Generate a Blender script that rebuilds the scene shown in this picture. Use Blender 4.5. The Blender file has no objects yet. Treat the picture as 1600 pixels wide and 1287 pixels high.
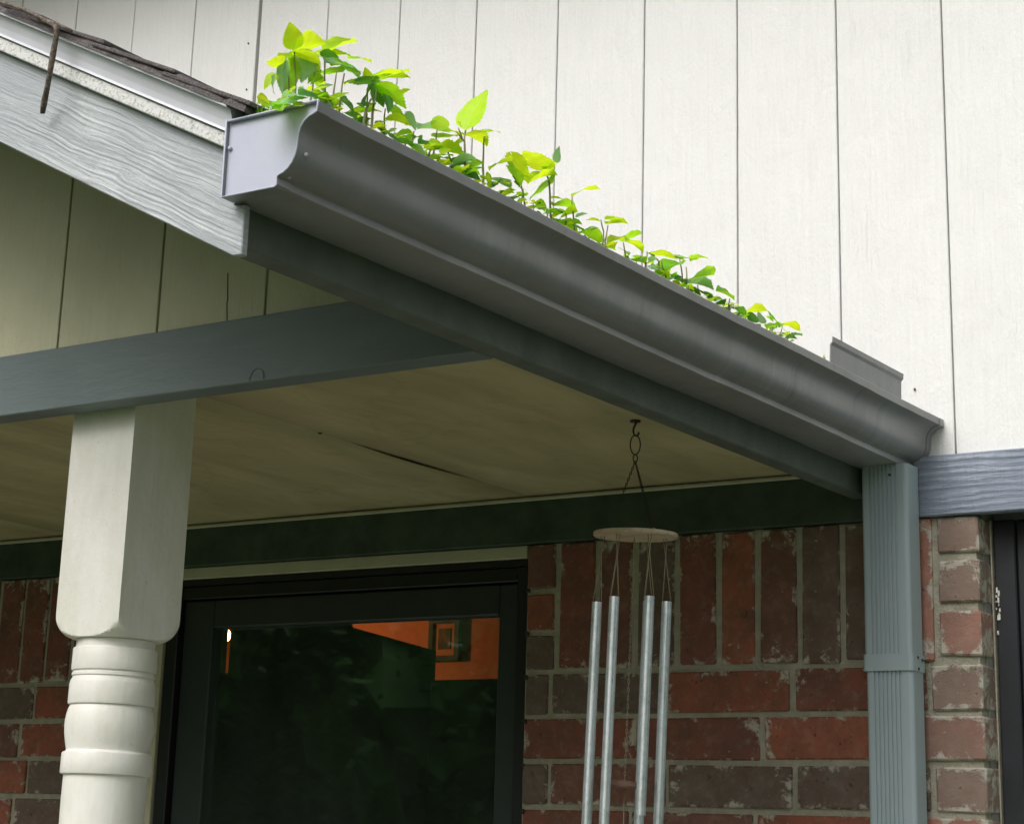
import bpy, bmesh, math, random
from mathutils import Vector, Matrix, noise
R = math.radians
rnd = random.Random(7)

# ------------------------------------------------------------------ camera, sky, sun, exposure
scene = bpy.context.scene
COL = scene.collection
CAMP = dict(c=Vector((1.365, -3.171, -0.6639)), yaw=R(36.0938), pit=R(15.9339), rol=R(2.318), f=3115.15, pc=(682.58, 453.98))
def cam_axes():
    y, p, r = CAMP['yaw'], CAMP['pit'], CAMP['rol']
    F = Vector((-math.sin(y) * math.cos(p), math.cos(y) * math.cos(p), math.sin(p)))
    Rt = Vector((math.cos(y), math.sin(y), 0)); U = Rt.cross(F)
    return Rt * math.cos(r) + U * math.sin(r), -Rt * math.sin(r) + U * math.cos(r), F
RT, UP, FW = cam_axes()
def at(u, v, ax, val):
    """the point of the place seen at photo pixel (u, v) on the plane ax = val"""
    d = FW + RT * (u - CAMP['pc'][0]) / CAMP['f'] - UP * (v - CAMP['pc'][1]) / CAMP['f']
    i = 'xyz'.index(ax)
    return CAMP['c'] + d * ((val - CAMP['c'][i]) / d[i])
cd = bpy.data.cameras.new('camera'); cam = bpy.data.objects.new('camera', cd); COL.objects.link(cam)
M = Matrix((RT, UP, -FW)).transposed().to_4x4(); M.translation = CAMP['c']
cam.matrix_world = M
cd.sensor_fit = 'HORIZONTAL'; cd.sensor_width = 36; cd.lens = CAMP['f'] / 1600 * 36
cd.shift_x = (800 - CAMP['pc'][0]) / 1600; cd.shift_y = -(643.5 - CAMP['pc'][1]) / 1600
cd.clip_start = .05; cd.clip_end = 600
scene.camera = cam

SUN_AZ, SUN_EL = R(7), R(44)          # azimuth measured from -y towards -x
sdir = Vector((-math.sin(SUN_AZ) * math.cos(SUN_EL), -math.cos(SUN_AZ) * math.cos(SUN_EL), math.sin(SUN_EL)))
w = bpy.data.worlds.new('World'); scene.world = w; w.use_nodes = True
nt = w.node_tree; nt.nodes.clear()
sky = nt.nodes.new('ShaderNodeTexSky'); sky.sky_type = 'NISHITA'; sky.sun_disc = False
sky.sun_elevation = SUN_EL; sky.sun_rotation = math.atan2(sdir.x, sdir.y); sky.air_density = 1.6; sky.dust_density = 5; sky.ozone_density = 1
hs = nt.nodes.new('ShaderNodeHueSaturation'); hs.inputs['Saturation'].default_value = .35
bg = nt.nodes.new('ShaderNodeBackground'); bg.inputs['Strength'].default_value = .15
wo = nt.nodes.new('ShaderNodeOutputWorld')
nt.links.new(sky.outputs[0], hs.inputs['Color']); nt.links.new(hs.outputs[0], bg.inputs[0]); nt.links.new(bg.outputs[0], wo.inputs[0])
sl = bpy.data.lights.new('sun', 'SUN'); sl.energy = 1.7; sl.angle = R(42); sl.color = (1, .985, .955)
so = bpy.data.objects.new('sun', sl); COL.objects.link(so); so.rotation_euler = sdir.to_track_quat('Z', 'Y').to_euler(); so.location = (-3, -6, 6)
scene.view_settings.view_transform = 'Standard'; scene.view_settings.look = 'None'
scene.view_settings.exposure = 0.0; scene.view_settings.gamma = 1

# ------------------------------------------------------------------ material helpers
class NT:
    def __init__(s, name):
        s.m = bpy.data.materials.new(name); s.m.use_nodes = True; s.t = s.m.node_tree
        s.b = s.t.nodes['Principled BSDF']; s.out = s.t.nodes['Material Output']
    def n(s, typ, **k):
        nd = s.t.nodes.new(typ)
        for a, b in k.items():
            if a == 'inp':
                for i, v in b.items(): s.put(nd, i, v)
            else: setattr(nd, a, b)
        return nd
    def put(s, nd, i, v):
        if isinstance(v, bpy.types.NodeSocket): s.t.links.new(v, nd.inputs[i])
        else: nd.inputs[i].default_value = v
    def math(s, op, a, b=0.0, c=None, clamp=False):
        nd = s.n('ShaderNodeMath', operation=op, use_clamp=clamp); s.put(nd, 0, a); s.put(nd, 1, b)
        if c is not None: s.put(nd, 2, c)
        return nd.outputs[0]
    def vmath(s, op, a, b):
        nd = s.n('ShaderNodeVectorMath', operation=op); s.put(nd, 0, a); s.put(nd, 1, b); return nd.outputs[0]
    def mix(s, f, a, b, typ='MIX'):
        nd = s.n('ShaderNodeMix', data_type='RGBA', blend_type=typ)
        s.put(nd, 0, f); s.put(nd, 6, a); s.put(nd, 7, b); return nd.outputs[2]
    def ramp(s, f, *stops):
        nd = s.n('ShaderNodeMapRange', clamp=True); s.put(nd, 0, f)
        for i, v in zip((1, 2, 3, 4), stops): nd.inputs[i].default_value = v
        return nd.outputs[0]
    def noise(s, vec, scale, detail=4, rough=.55, dist=0):
        nd = s.n('ShaderNodeTexNoise'); s.put(nd, 'Vector', vec); nd.inputs['Scale'].default_value = scale
        nd.inputs['Detail'].default_value = detail; nd.inputs['Roughness'].default_value = rough; nd.inputs['Distortion'].default_value = dist
        return nd.outputs[0]
    def coord(s, kind='Object'): return s.n('ShaderNodeTexCoord').outputs[kind]
    def world(s): return s.n('ShaderNodeNewGeometry').outputs['Position']
    def rand(s): return s.n('ShaderNodeObjectInfo').outputs['Random']
    def mapping(s, vec, scale=(1, 1, 1), rot=(0, 0, 0), loc=(0, 0, 0)):
        nd = s.n('ShaderNodeMapping'); s.put(nd, 'Vector', vec)
        nd.inputs['Scale'].default_value = scale; nd.inputs['Rotation'].default_value = rot; nd.inputs['Location'].default_value = loc
        return nd.outputs[0]
    def bump(s, h, dist=.001, strength=1.0, nrm=None):
        nd = s.n('ShaderNodeBump'); nd.inputs['Distance'].default_value = dist; nd.inputs['Strength'].default_value = strength
        s.put(nd, 'Height', h)
        if nrm is not None: s.put(nd, 'Normal', nrm)
        return nd.outputs[0]
    def fin(s, color=None, rough=None, nrm=None, **k):
        if color is not None: s.put(s.b, 'Base Color', color)
        if rough is not None: s.put(s.b, 'Roughness', rough)
        if nrm is not None: s.put(s.b, 'Normal', nrm)
        for a, v in k.items(): s.put(s.b, a.replace('_', ' '), v)
        return s.m
def C4(r, g, b): return (r, g, b, 1)

def mat_siding(name, col, grime=.12, dark=C4(.3, .29, .24)):
    t = NT(name); p = t.world(); off = t.math('MULTIPLY', t.rand(), 37.0)
    cmb = t.n('ShaderNodeCombineXYZ'); t.put(cmb, 0, off); t.put(cmb, 2, off)
    p2 = t.vmath('ADD', p, cmb.outputs[0])
    g = t.noise(t.mapping(p2, (150, 30, 7)), 1, 5, .6, .6)          # sawn grain down the board
    f = t.noise(t.mapping(p2, (1, 1, .6)), 170, 4, .65)
    blot = t.noise(t.mapping(p2, (1, 1, .5)), 22, 4, .6, .8)
    crack = t.noise(t.mapping(p2, (26, 26, 1.7)), 1, 3, .5, 1.1)
    cr = t.ramp(t.math('ABSOLUTE', t.math('SUBTRACT', crack, .5)), 0, .008, 1, 0)
    gate = t.ramp(t.noise(t.mapping(p2, (1, 1, .7)), 5.0, 2), .50, .62, 0, 1)
    cr = t.math('MULTIPLY', cr, gate)
    h = t.math('ADD', t.math('MULTIPLY', g, 1.1), t.math('MULTIPLY', f, .6))
    h = t.math('ADD', h, t.math('MULTIPLY', blot, 1.5))
    h = t.math('SUBTRACT', h, t.math('MULTIPLY', cr, .16))
    big = t.noise(p2, 3.2, 4, .6)
    c = t.mix(t.ramp(big, .35, .75, 0, grime), col, dark)
    c = t.mix(t.ramp(g, .30, .75, .0, .09), c, dark)
    c = t.mix(t.math('MULTIPLY', cr, .025), c, C4(.25, .23, .2))
    return t.fin(c, .62, t.bump(h, .0022, .8))

def mat_grain(name, col, light, rot=0, amp=1.0, wear=.5, knots=(), period=.0072, gloss=.5, xm=4.5, bnd=.05):
    """rough sawn painted board; grain runs along x turned by rot about y"""
    t = NT(name); p = t.mapping(t.coord('Object'), rot=(0, rot, 0))
    sx = t.n('ShaderNodeSeparateXYZ'); t.put(sx, 0, p)
    x, y, z = sx.outputs
    zz = z
    for (kx, kz, kr) in knots:
        dx = t.math('MULTIPLY', t.math('SUBTRACT', x, kx), 1 / (kr * 2.2)); dz = t.math('MULTIPLY', t.math('SUBTRACT', z, kz), 1 / kr)
        d2 = t.math('ADD', t.math('MULTIPLY', dx, dx), t.math('MULTIPLY', dz, dz))
        wv = t.math('POWER', 2.718, t.math('MULTIPLY', d2, -1.0))
        sgn = t.math('MULTIPLY', dz, -kr * .75)
        zz = t.math('ADD', zz, t.math('MULTIPLY', wv, sgn))
        zz = t.math('ADD', zz, t.math('MULTIPLY', t.math('POWER', 2.718, t.math('MULTIPLY', d2, -4.0)), kr * .5))
    warp = t.noise(t.mapping(p, (6, 6, 16)), 1, 3, .5)
    zz = t.math('ADD', zz, t.math('MULTIPLY', warp, .024))
    cmb = t.n('ShaderNodeCombineXYZ'); t.put(cmb, 0, t.math('MULTIPLY', x, xm)); t.put(cmb, 1, t.math('MULTIPLY', y, 8)); t.put(cmb, 2, t.math('MULTIPLY', zz, .45 / period))
    g1 = t.noise(cmb.outputs[0], 2.2, 5, .62)
    band = t.math('SINE', t.math('MULTIPLY', zz, 6.283 / period))
    mask = t.ramp(t.noise(t.mapping(p, (5, 5, 14)), 1, 3), .38, .62, .15, 1)
    h = t.math('ADD', t.math('MULTIPLY', t.math('MULTIPLY', band, bnd), mask), t.math('MULTIPLY', t.math('MULTIPLY', g1, 1.75), t.math('ADD', t.math('MULTIPLY', mask, .35), .65)))
    f = t.noise(t.mapping(p, (45, 90, 330)), 1, 5, .75)
    saw = t.noise(t.mapping(p, (300, 90, 26)), 1, 3, .6)
    h = t.math('ADD', h, t.math('MULTIPLY', f, .7)); h = t.math('ADD', h, t.math('MULTIPLY', saw, .4))
    ridge = t.ramp(t.math('ADD', h, t.math('MULTIPLY', f, .3)), 1.35, 2.15, 0, 1)
    worn = t.math('MULTIPLY', ridge, t.math('MULTIPLY', t.ramp(t.noise(p, 9, 3), .35, .62, .25, 1), wear))
    c = t.mix(worn, col, light)
    c = t.mix(t.ramp(t.noise(p, 6, 4), .4, .75, 0, .28), c, C4(col[0] * .55, col[1] * .6, col[2] * .6))
    return t.fin(c, gloss, t.bump(h, .0016 * amp, 1))

def mat_paint(name, col, rough=.5, bump=.0003, scale=120, mott=.12, metal=0, streak=False, dirt=None, spec=.5):
    t = NT(name); p = t.world()
    h = t.noise(p, scale, 4, .6)
    m = t.noise(t.mapping(p, (1, 1, .25) if streak else (1, 1, 1)), 14, 5, .65)
    c = t.mix(t.ramp(m, .35, .75, 0, 1), col, C4(*(v * (1 - mott * 1.6) for v in col[:3])))
    if dirt:
        d = t.ramp(t.noise(p, 55, 5, .7), .60, .72, 0, .55)
        c = t.mix(d, c, dirt)
        d2 = t.ramp(t.noise(t.mapping(p, (3, .7, 3)), 3.5, 5, .7), .52, .74, 0, .45); c = t.mix(d2, c, dirt)
    r = t.ramp(m, .3, .8, rough - .06, rough + .12)
    return t.fin(c, r, t.bump(h, bump, 1), Metallic=metal, Specular_IOR_Level=spec)

def mat_brick(name, dust=0.0):
    t = NT(name); g = t.coord('Generated'); rn = t.rand(); p = t.world()
    off = t.n('ShaderNodeCombineXYZ'); t.put(off, 0, t.math('MULTIPLY', rn, 91.0)); t.put(off, 1, t.math('MULTIPLY', rn, 57.0))
    q = t.vmath('ADD', p, off.outputs[0])
    cr = t.n('ShaderNodeValToRGB'); cr.color_ramp.interpolation = 'CONSTANT'
    cols = [(0, C4(0.324, 0.095, 0.057)), (.22, C4(0.236, 0.078, 0.054)), (.42, C4(0.162, 0.115, 0.095)), (.56, C4(0.365, 0.115, 0.068)), (.70, C4(0.203, 0.086, 0.065)), (.85, C4(0.155, 0.121, 0.105))]
    el = cr.color_ramp.elements
    el[0].position, el[0].color = cols[0]; el[1].position, el[1].color = cols[1]
    for a, b in cols[2:]:
        e = el.new(a); e.color = b
    t.put(cr, 0, rn)
    blot = t.noise(q, 16, 5, .7, .4)
    c = t.mix(t.ramp(blot, .35, .7, 0, .8), cr.outputs[0], C4(.10, .055, .038))
    pits = t.n('ShaderNodeTexVoronoi'); t.put(pits, 'Vector', q); pits.inputs['Scale'].default_value = 105
    pit = t.ramp(pits.outputs['Distance'], .12, .3, 1, 0)
    pg = t.ramp(t.noise(q, 30, 2), .56, .68, 0, .8); pit = t.math('MULTIPLY', pit, pg)
    c = t.mix(t.math('MULTIPLY', pit, .8), c, C4(.045, .025, .02))
    if dust: c = t.mix(t.ramp(t.noise(q, 9, 5, .7), .25, .7, dust * .5, dust), c, C4(.50, .36, .30))
    c = t.mix(t.ramp(t.noise(q, 48, 5, .75), .5, .72, 0, .3), c, C4(.36, .29, .23))
    # mortar smeared over the arrises
    s = t.n('ShaderNodeSeparateXYZ'); t.put(s, 0, g)
    ex = t.math('MINIMUM', s.outputs[0], t.math('SUBTRACT', 1, s.outputs[0]))
    ez = t.math('MINIMUM', s.outputs[2], t.math('SUBTRACT', 1, s.outputs[2]))
    e = t.math('MINIMUM', ex, t.math('MULTIPLY', ez, .75))
    n1 = t.noise(q, 26, 6, .7, .5); n2 = t.noise(q, 120, 4, .7)
    sm = t.math('SUBTRACT', t.math('ADD', n1, t.math('MULTIPLY', n2, .22)), t.math('MULTIPLY', t.math('MINIMUM', e, .30), 1.05))
    sm = t.ramp(sm, .60 - dust * .14, .68 - dust * .10, 0, 1)
    sp = t.ramp(t.noise(q, 70, 5, .75), .66, .70, 0, 1)
    sm = t.math('MAXIMUM', sm, sp)
    c = t.mix(t.math('MULTIPLY', sm, .85), c, C4(.52, .49, .42))
    h = t.math('ADD', t.noise(q, 60, 6, .7), t.math('MULTIPLY', sm, .45)); h = t.math('SUBTRACT', h, t.math('MULTIPLY', pit, .8))
    return t.fin(c, .85, t.bump(h, .0022, 1))

def mat_mortar(name):
    t = NT(name); p = t.world()
    n = t.noise(p, 30, 6, .7)
    c = t.mix(t.ramp(n, .3, .7, 0, 1), C4(.54, .51, .42), C4(.36, .34, .26))
    return t.fin(c, .95, t.bump(t.math('ADD', t.noise(p, 160, 6, .75), t.math('MULTIPLY', t.noise(p, 35, 4, .7), 1.6)), .0045, 1))

def mat_leaf(name, col, trans, vein, amt=.55, rough=.45):
    t = NT(name); uv = t.n('ShaderNodeUVMap').outputs[0]; s = t.n('ShaderNodeSeparateXYZ'); t.put(s, 0, uv)
    u = t.math('ABSOLUTE', t.math('SUBTRACT', s.outputs[0], .5)); v = s.outputs[1]
    mid = t.ramp(u, .008, .03, 1, 0)
    side = t.math('ABSOLUTE', t.math('SINE', t.math('MULTIPLY', t.math('SUBTRACT', v, t.math('MULTIPLY', u, .9)), 19)))
    side = t.ramp(side, .0, .22, .75, 0); vn = t.math('MAXIMUM', mid, side)
    q = t.world(); mot = t.noise(q, 90, 3)
    hsv = t.n('ShaderNodeHueSaturation'); t.put(hsv, 'Color', t.mix(t.math('MULTIPLY', vn, .55), col, vein))
    t.put(hsv, 'Value', t.ramp(t.math('ADD', t.math('MULTIPLY', t.rand(), .7), t.math('MULTIPLY', mot, .5)), 0, 1.2, .90, 1.25))
    t.put(hsv, 'Hue', t.ramp(t.rand(), 0, 1, .485, .51))
    hs2 = t.n('ShaderNodeHueSaturation'); t.put(hs2, 'Color', t.mix(t.math('MULTIPLY', vn, .45), trans, col)); t.put(hs2, 'Value', t.ramp(mot, .2, .8, .85, 1.1))
    bmp = t.bump(vn, .0008, -.6)
    t.fin(hsv.outputs[0], rough, bmp)
    tr = t.n('ShaderNodeBsdfTranslucent'); t.put(tr, 'Color', hs2.outputs[0])
    mx = t.n('ShaderNodeMixShader'); mx.inputs[0].default_value = amt
    t.t.links.new(t.b.outputs[0], mx.inputs[1]); t.t.links.new(tr.outputs[0], mx.inputs[2]); t.t.links.new(mx.outputs[0], t.out.inputs[0])
    return t.m

def mat_glass(name):
    t = NT(name); t.t.nodes.remove(t.b)
    fr = t.n('ShaderNodeFresnel'); fr.inputs['IOR'].default_value = 1.55
    q = t.world(); nn = t.bump(t.noise(q, 3, 1), .00012, 1); t.put(fr, 'Normal', nn)
    gl = t.n('ShaderNodeBsdfGlossy'); gl.inputs['Roughness'].default_value = .018; gl.inputs['Color'].default_value = C4(.80, 1, .88); t.put(gl, 'Normal', nn)
    tp = t.n('ShaderNodeBsdfTransparent'); tp.inputs['Color'].default_value = C4(.80, .84, .82)
    dustf = t.math('ADD', t.ramp(t.noise(q, 60, 5, .75), .56, .80, 0, .10), t.ramp(t.noise(t.mapping(q, (5, 5, 1.2)), 2.2, 4, .7), .35, .75, .03, .085))
    df = t.n('ShaderNodeBsdfDiffuse'); df.inputs['Color'].default_value = C4(.30, .40, .34)
    front = t.math('SUBTRACT', 1, t.n('ShaderNodeNewGeometry').outputs['Backfacing'])
    a = t.n('ShaderNodeMixShader'); t.put(a, 0, t.math('MULTIPLY', t.math('MULTIPLY', fr.outputs[0], 3.4), front)); t.t.links.new(tp.outputs[0], a.inputs[1]); t.t.links.new(gl.outputs[0], a.inputs[2])
    b = t.n('ShaderNodeMixShader'); t.put(b, 0, t.math('MULTIPLY', dustf, front)); t.t.links.new(a.outputs[0], b.inputs[1]); t.t.links.new(df.outputs[0], b.inputs[2])
    t.t.links.new(b.outputs[0], t.out.inputs[0]); return t.m

def mat_ceiling(name):
    t = NT(name); p = t.world()
    g = t.noise(t.mapping(p, (4, 1.2, 4)), 2.2, 5, .6, .8)
    f = t.noise(t.mapping(p, (220, 12, 30)), 1, 4, .6)
    c = t.mix(t.ramp(g, .35, .68, 0, .75), C4(.52, .470, .275), C4(.35, .30, .165))
    st = t.ramp(t.noise(p, 11, 5, .7), .60, .74, 0, .35); c = t.mix(st, c, C4(.2, .14, .06))
    ws = t.noise(p, 2.6, 4, .6, .5); ring = t.ramp(t.math('ABSOLUTE', t.math('SUBTRACT', ws, .55)), 0, .02, .16, 0); c = t.mix(ring, c, C4(.24, .17, .08))
    return t.fin(c, .75, t.bump(f, .0012, 1))

def mat_shingle(name):
    t = NT(name); p = t.world(); n = t.noise(p, 380, 3, .8); b = t.noise(p, 18, 4)
    c = t.mix(t.ramp(n, .3, .7, 0, 1), C4(.030, .027, .029), C4(.23, .205, .215)); c = t.mix(t.ramp(b, .4, .7, 0, .5), c, C4(.06, .045, .04))
    return t.fin(c, .95, t.bump(n, .002, 1))

def mat_speckle(name, a, b, scale, bump, rough=.9, lo=.45, hi=.6):
    t = NT(name); p = t.world(); n = t.noise(p, scale, 6, .75)
    return t.fin(t.mix(t.ramp(n, lo, hi, 0, 1), a, b), rough, t.bump(n, bump, 1))

def mat_tube(name):
    t = NT(name); p = t.coord('Object')
    n = t.noise(t.mapping(p, (1, 1, .15)), 60, 5, .7); blot = t.noise(p, 35, 5, .75)
    c = t.mix(t.ramp(blot, .45, .68, 0, .8), C4(.80, .87, .93), C4(.50, .56, .60))
    sp = t.ramp(t.noise(p, 240, 3, .7), .60, .68, 0, .6); c = t.mix(sp, c, C4(.62, .65, .66))
    return t.fin(c, t.ramp(n, .3, .7, .26, .42), t.bump(n, .0004, 1), Metallic=.7)

def mat_emit(name, col, st):
    t = NT(name); t.put(t.b, 'Emission Color', col); t.b.inputs['Emission Strength'].default_value = st; return t.fin(col, .6)

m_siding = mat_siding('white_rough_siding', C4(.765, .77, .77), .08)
m_gable = mat_siding('olive_shaded_gable_siding', C4(.60, .59, .42), .40, C4(.26, .25, .17))  # the white siding again, olive shade under the overhang put into its colour
m_wallback = mat_paint('grey_backing_wood', C4(.26, .25, .23), .9)  # plain grey wood of the wall core and roof deck
SL = math.atan(.5095)
m_rake = mat_grain('pale_blue_grey_rake_paint', C4(.36, .39, .42), C4(.74, .76, .78), rot=-SL, amp=.85, wear=.9, period=.0060, xm=2.8, bnd=.13,
                   knots=((-.17, -.022, .008),))
m_frieze = mat_grain('blue_grey_frieze_paint', C4(.215, .25, .33), C4(.66, .71, .82), amp=1.7, wear=.8, period=.012, xm=1.9, bnd=.22)
m_beam = mat_grain('blue_grey_beam_paint', C4(.155, .195, .203), C4(.33, .38, .38), amp=.38, wear=.25, knots=((-.395, -.028, .011),), period=.016)
m_friezedark = mat_paint('dark_green_frieze_paint', C4(.050, .078, .054), .7, .0006, 40, .3)  # length left of the downspout, darker and greener than the right-hand board
m_eave = mat_paint('dark_grey_green_eave_paint', C4(.12, .145, .125), .6, .0004, 60, .2)
m_trimrough = mat_speckle('weathered_pale_trim', C4(.70, .71, .71), C4(.29, .285, .27), 260, .0016, .8, .50, .66)
m_drip = mat_paint('pale_drip_edge_metal', C4(.60, .62, .67), .35, .0001, 60, .08, spec=.6)
def mat_gutter(name):
    t = NT(name); p = t.world()
    m = t.noise(p, 9, 5, .65)
    c = t.mix(t.ramp(m, .35, .75, 0, 1), C4(.245, .25, .262), C4(.20, .205, .21))
    run = t.noise(t.mapping(p, (3, 62, 3)), 1, 4, .65, .3)            # runs of dirty water down the face
    gate = t.ramp(t.noise(t.mapping(p, (5, 5, 22)), 1, 3), .42, .62, 0, 1)
    c = t.mix(t.math('MULTIPLY', t.ramp(run, .57, .70, 0, .5), gate), c, C4(.10, .098, .08))
    c = t.mix(t.math('MULTIPLY', t.ramp(run, .44, .36, 0, .28), gate), c, C4(.36, .36, .35))
    sp = t.ramp(t.noise(p, 130, 5, .75), .66, .70, 0, .6); c = t.mix(sp, c, C4(.09, .085, .06))
    chip = t.ramp(t.noise(p, 60, 3, .6), .74, .76, 0, .7); c = t.mix(chip, c, C4(.42, .43, .43))
    dent = t.noise(t.mapping(p, (4, 2.2, 6)), 2.5, 2, .5)
    return t.fin(c, t.ramp(m, .3, .8, .30, .46), t.bump(dent, .004, .3, t.bump(t.noise(p, 90, 4), .0002, 1)), Specular_IOR_Level=.55)
m_gutter = mat_gutter('grey_gutter_enamel')
m_cap = mat_paint('sky_tinted_gutter_end', C4(.47, .49, .60), .5, .0003, 60, .06, spec=.4)  # trough enamel again, paler and lavender with glancing sky light put into it
m_down = mat_paint('blue_grey_downspout_enamel', C4(.35, .42, .46), .42, .0002, 90, .08, streak=True)
def mat_postpaint(name):
    t = NT(name); p = t.world()
    br = t.noise(t.mapping(p, (190, 190, 9)), 1, 4, .6); m = t.noise(t.mapping(p, (1, 1, .4)), 16, 5, .7)
    c = t.mix(t.ramp(m, .35, .75, 0, .8), C4(.81, .805, .77), C4(.64, .63, .54))
    sp = t.ramp(t.noise(p, 75, 5, .75), .655, .70, 0, .45); c = t.mix(sp, c, C4(.34, .33, .25))
    h = t.math('ADD', t.math('MULTIPLY', br, .5), t.noise(p, 50, 4, .6))
    return t.fin(c, .48, t.bump(h, .0009, 1))
m_post = mat_postpaint('cream_white_post_paint')
m_casing = mat_paint('cream_casing_paint', C4(.50, .49, .36), .6)
m_brick = mat_brick('smeared_red_brick'); m_brickpale = mat_brick('dusty_pale_red_brick', .36); m_mortar = mat_mortar('sandy_mortar')
m_ceil = mat_ceiling('aged_tan_ceiling')
m_shingle = mat_shingle('dark_shingle')
m_dark = mat_paint('dark_bronze_frame', C4(.010, .012, .013), .4, .0002, 60, .2)
m_sash = mat_paint('dark_blue_grey_sash', C4(.022, .034, .032), .45, .0002, 60, .2)
m_navy = mat_paint('dark_navy_window_frame', C4(.012, .014, .020), .6, .0004, 60, .3)
m_glass = mat_glass('door_glass')
m_rust = mat_speckle('rusty_brown_metal', C4(.10, .055, .035), C4(.22, .13, .085), 90, .001)
m_twig = mat_speckle('brown_grey_bark', C4(.10, .072, .055), C4(.24, .20, .175), 160, .002)
m_hook = mat_paint('dark_iron', C4(.03, .026, .022), .5)
m_disc = mat_speckle('tan_wooden_disc', C4(.60, .49, .36), C4(.45, .34, .24), 40, .0005, .6)
m_tube = mat_tube('dull_aluminium_tube')
m_cord = mat_paint('pale_cord', C4(.36, .33, .22), .8)
m_band = mat_paint('dark_band', C4(.05, .055, .06), .6)
m_young = mat_leaf('young_yellow_green_leaf', C4(.56, .90, .02), C4(.84, 1.0, .02), C4(.70, .96, .10), .58)
m_mid = mat_leaf('fresh_green_leaf', C4(.24, .58, .025), C4(.56, 1.0, .02), C4(.36, .60, .10), .55)
m_deep = mat_leaf('mature_green_leaf', C4(.07, .25, .04), C4(.20, .52, .03), C4(.17, .36, .10), .42)
m_pale = mat_leaf('pale_leaf_underside', C4(.34, .60, .30), C4(.50, .85, .28), C4(.45, .62, .42), .45, .6)
m_stem = mat_paint('brown_green_stem', C4(.34, .30, .16), .6)
m_soil = mat_speckle('rotted_leaf_litter', C4(.05, .035, .02), C4(.13, .09, .05), 120, .006)
m_orange = mat_speckle('orange_room_wall', C4(.62, .17, .05), C4(.40, .10, .03), 4, .002, .8, .3, .7)
m_roomdark = mat_paint('dim_room_surface', C4(.05, .045, .04), .8)
m_inter = mat_paint('grey_room_wall', C4(.12, .11, .09), .85)
m_grass = mat_speckle('lawn', C4(.045, .085, .018), C4(.10, .16, .04), 30, .02)
m_conc = mat_speckle('patio_concrete', C4(.30, .29, .26), C4(.22, .21, .19), 25, .002)
m_bark = mat_speckle('tree_bark', C4(.08, .06, .04), C4(.15, .12, .09), 20, .02)
def mat_crown():
    t = NT('tree_foliage'); n = t.noise(t.world(), 1.3, 4)
    return t.fin(t.mix(t.ramp(n, .35, .65, 0, 1), C4(.06, .15, .035), C4(.14, .28, .06)), .6)
m_crown = mat_crown()

# ------------------------------------------------------------------ mesh helpers
def link(name, bm, mat, parent=None, smooth=False, label=None, kind=None):
    me = bpy.data.meshes.new(name); bmesh.ops.recalc_face_normals(bm, faces=bm.faces); bm.to_mesh(me); bm.free()
    return linkme(name, me, mat, parent, smooth, label, kind)
def linkme(name, me, mat, parent=None, smooth=False, label=None, kind=None):
    if mat is not None and not me.materials: me.materials.append(mat)
    if smooth:
        for p in me.polygons: p.use_smooth = True
    o = bpy.data.objects.new(name, me); COL.objects.link(o)
    if parent is not None:
        o.parent = parent; o.matrix_parent_inverse = parent.matrix_world.inverted() if False else Matrix.Translation(-ploc(parent))
    if label: o['label'] = label
    if kind: o['kind'] = kind
    return o
def ploc(o):
    v = Vector(o.location)
    if o.parent: v = v * 1.0 + 0 * v
    return v
def thing(name, loc, label, cat, group=None):
    o = bpy.data.objects.new(name, None); COL.objects.link(o); o.location = loc; o.empty_display_size = .05
    tag(o, label, cat, group); return o
def tag(o, label, cat, group=None):
    o['label'] = label; o['category'] = cat
    if group: o['group'] = group
def box(bm, x0, x1, y0, y1, z0, z1, bev=0, seg=1):
    vs = [bm.verts.new((x, y, z)) for x in (x0, x1) for y in (y0, y1) for z in (z0, z1)]
    fs = [(0, 1, 3, 2), (4, 6, 7, 5), (0, 4, 5, 1), (2, 3, 7, 6), (0, 2, 6, 4), (1, 5, 7, 3)]
    fa = [bm.faces.new([vs[i] for i in f]) for f in fs]
    if bev:
        es = list({e for f in fa for e in f.edges})
        bmesh.ops.bevel(bm, geom=es, offset=bev, segments=seg, affect='EDGES', profile=.5)
    return bm
def B(*a, **k): return box(bmesh.new(), *a, **k)
def prism(bm, pts, y0, y1, bev=0):
    """polygon in xz pushed along y"""
    a = [bm.verts.new((x, y0, z)) for x, z in pts]; b = [bm.verts.new((x, y1, z)) for x, z in pts]; n = len(pts)
    fa = [bm.faces.new(a), bm.faces.new(b[::-1])]
    for i in range(n): fa.append(bm.faces.new((a[i], b[i], b[(i + 1) % n], a[(i + 1) % n])))
    if bev:
        es = list({e for f in fa for e in f.edges})
        bmesh.ops.bevel(bm, geom=es, offset=bev, segments=1, affect='EDGES')
    return bm
def P(*a, **k): return prism(bmesh.new(), *a, **k)
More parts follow.
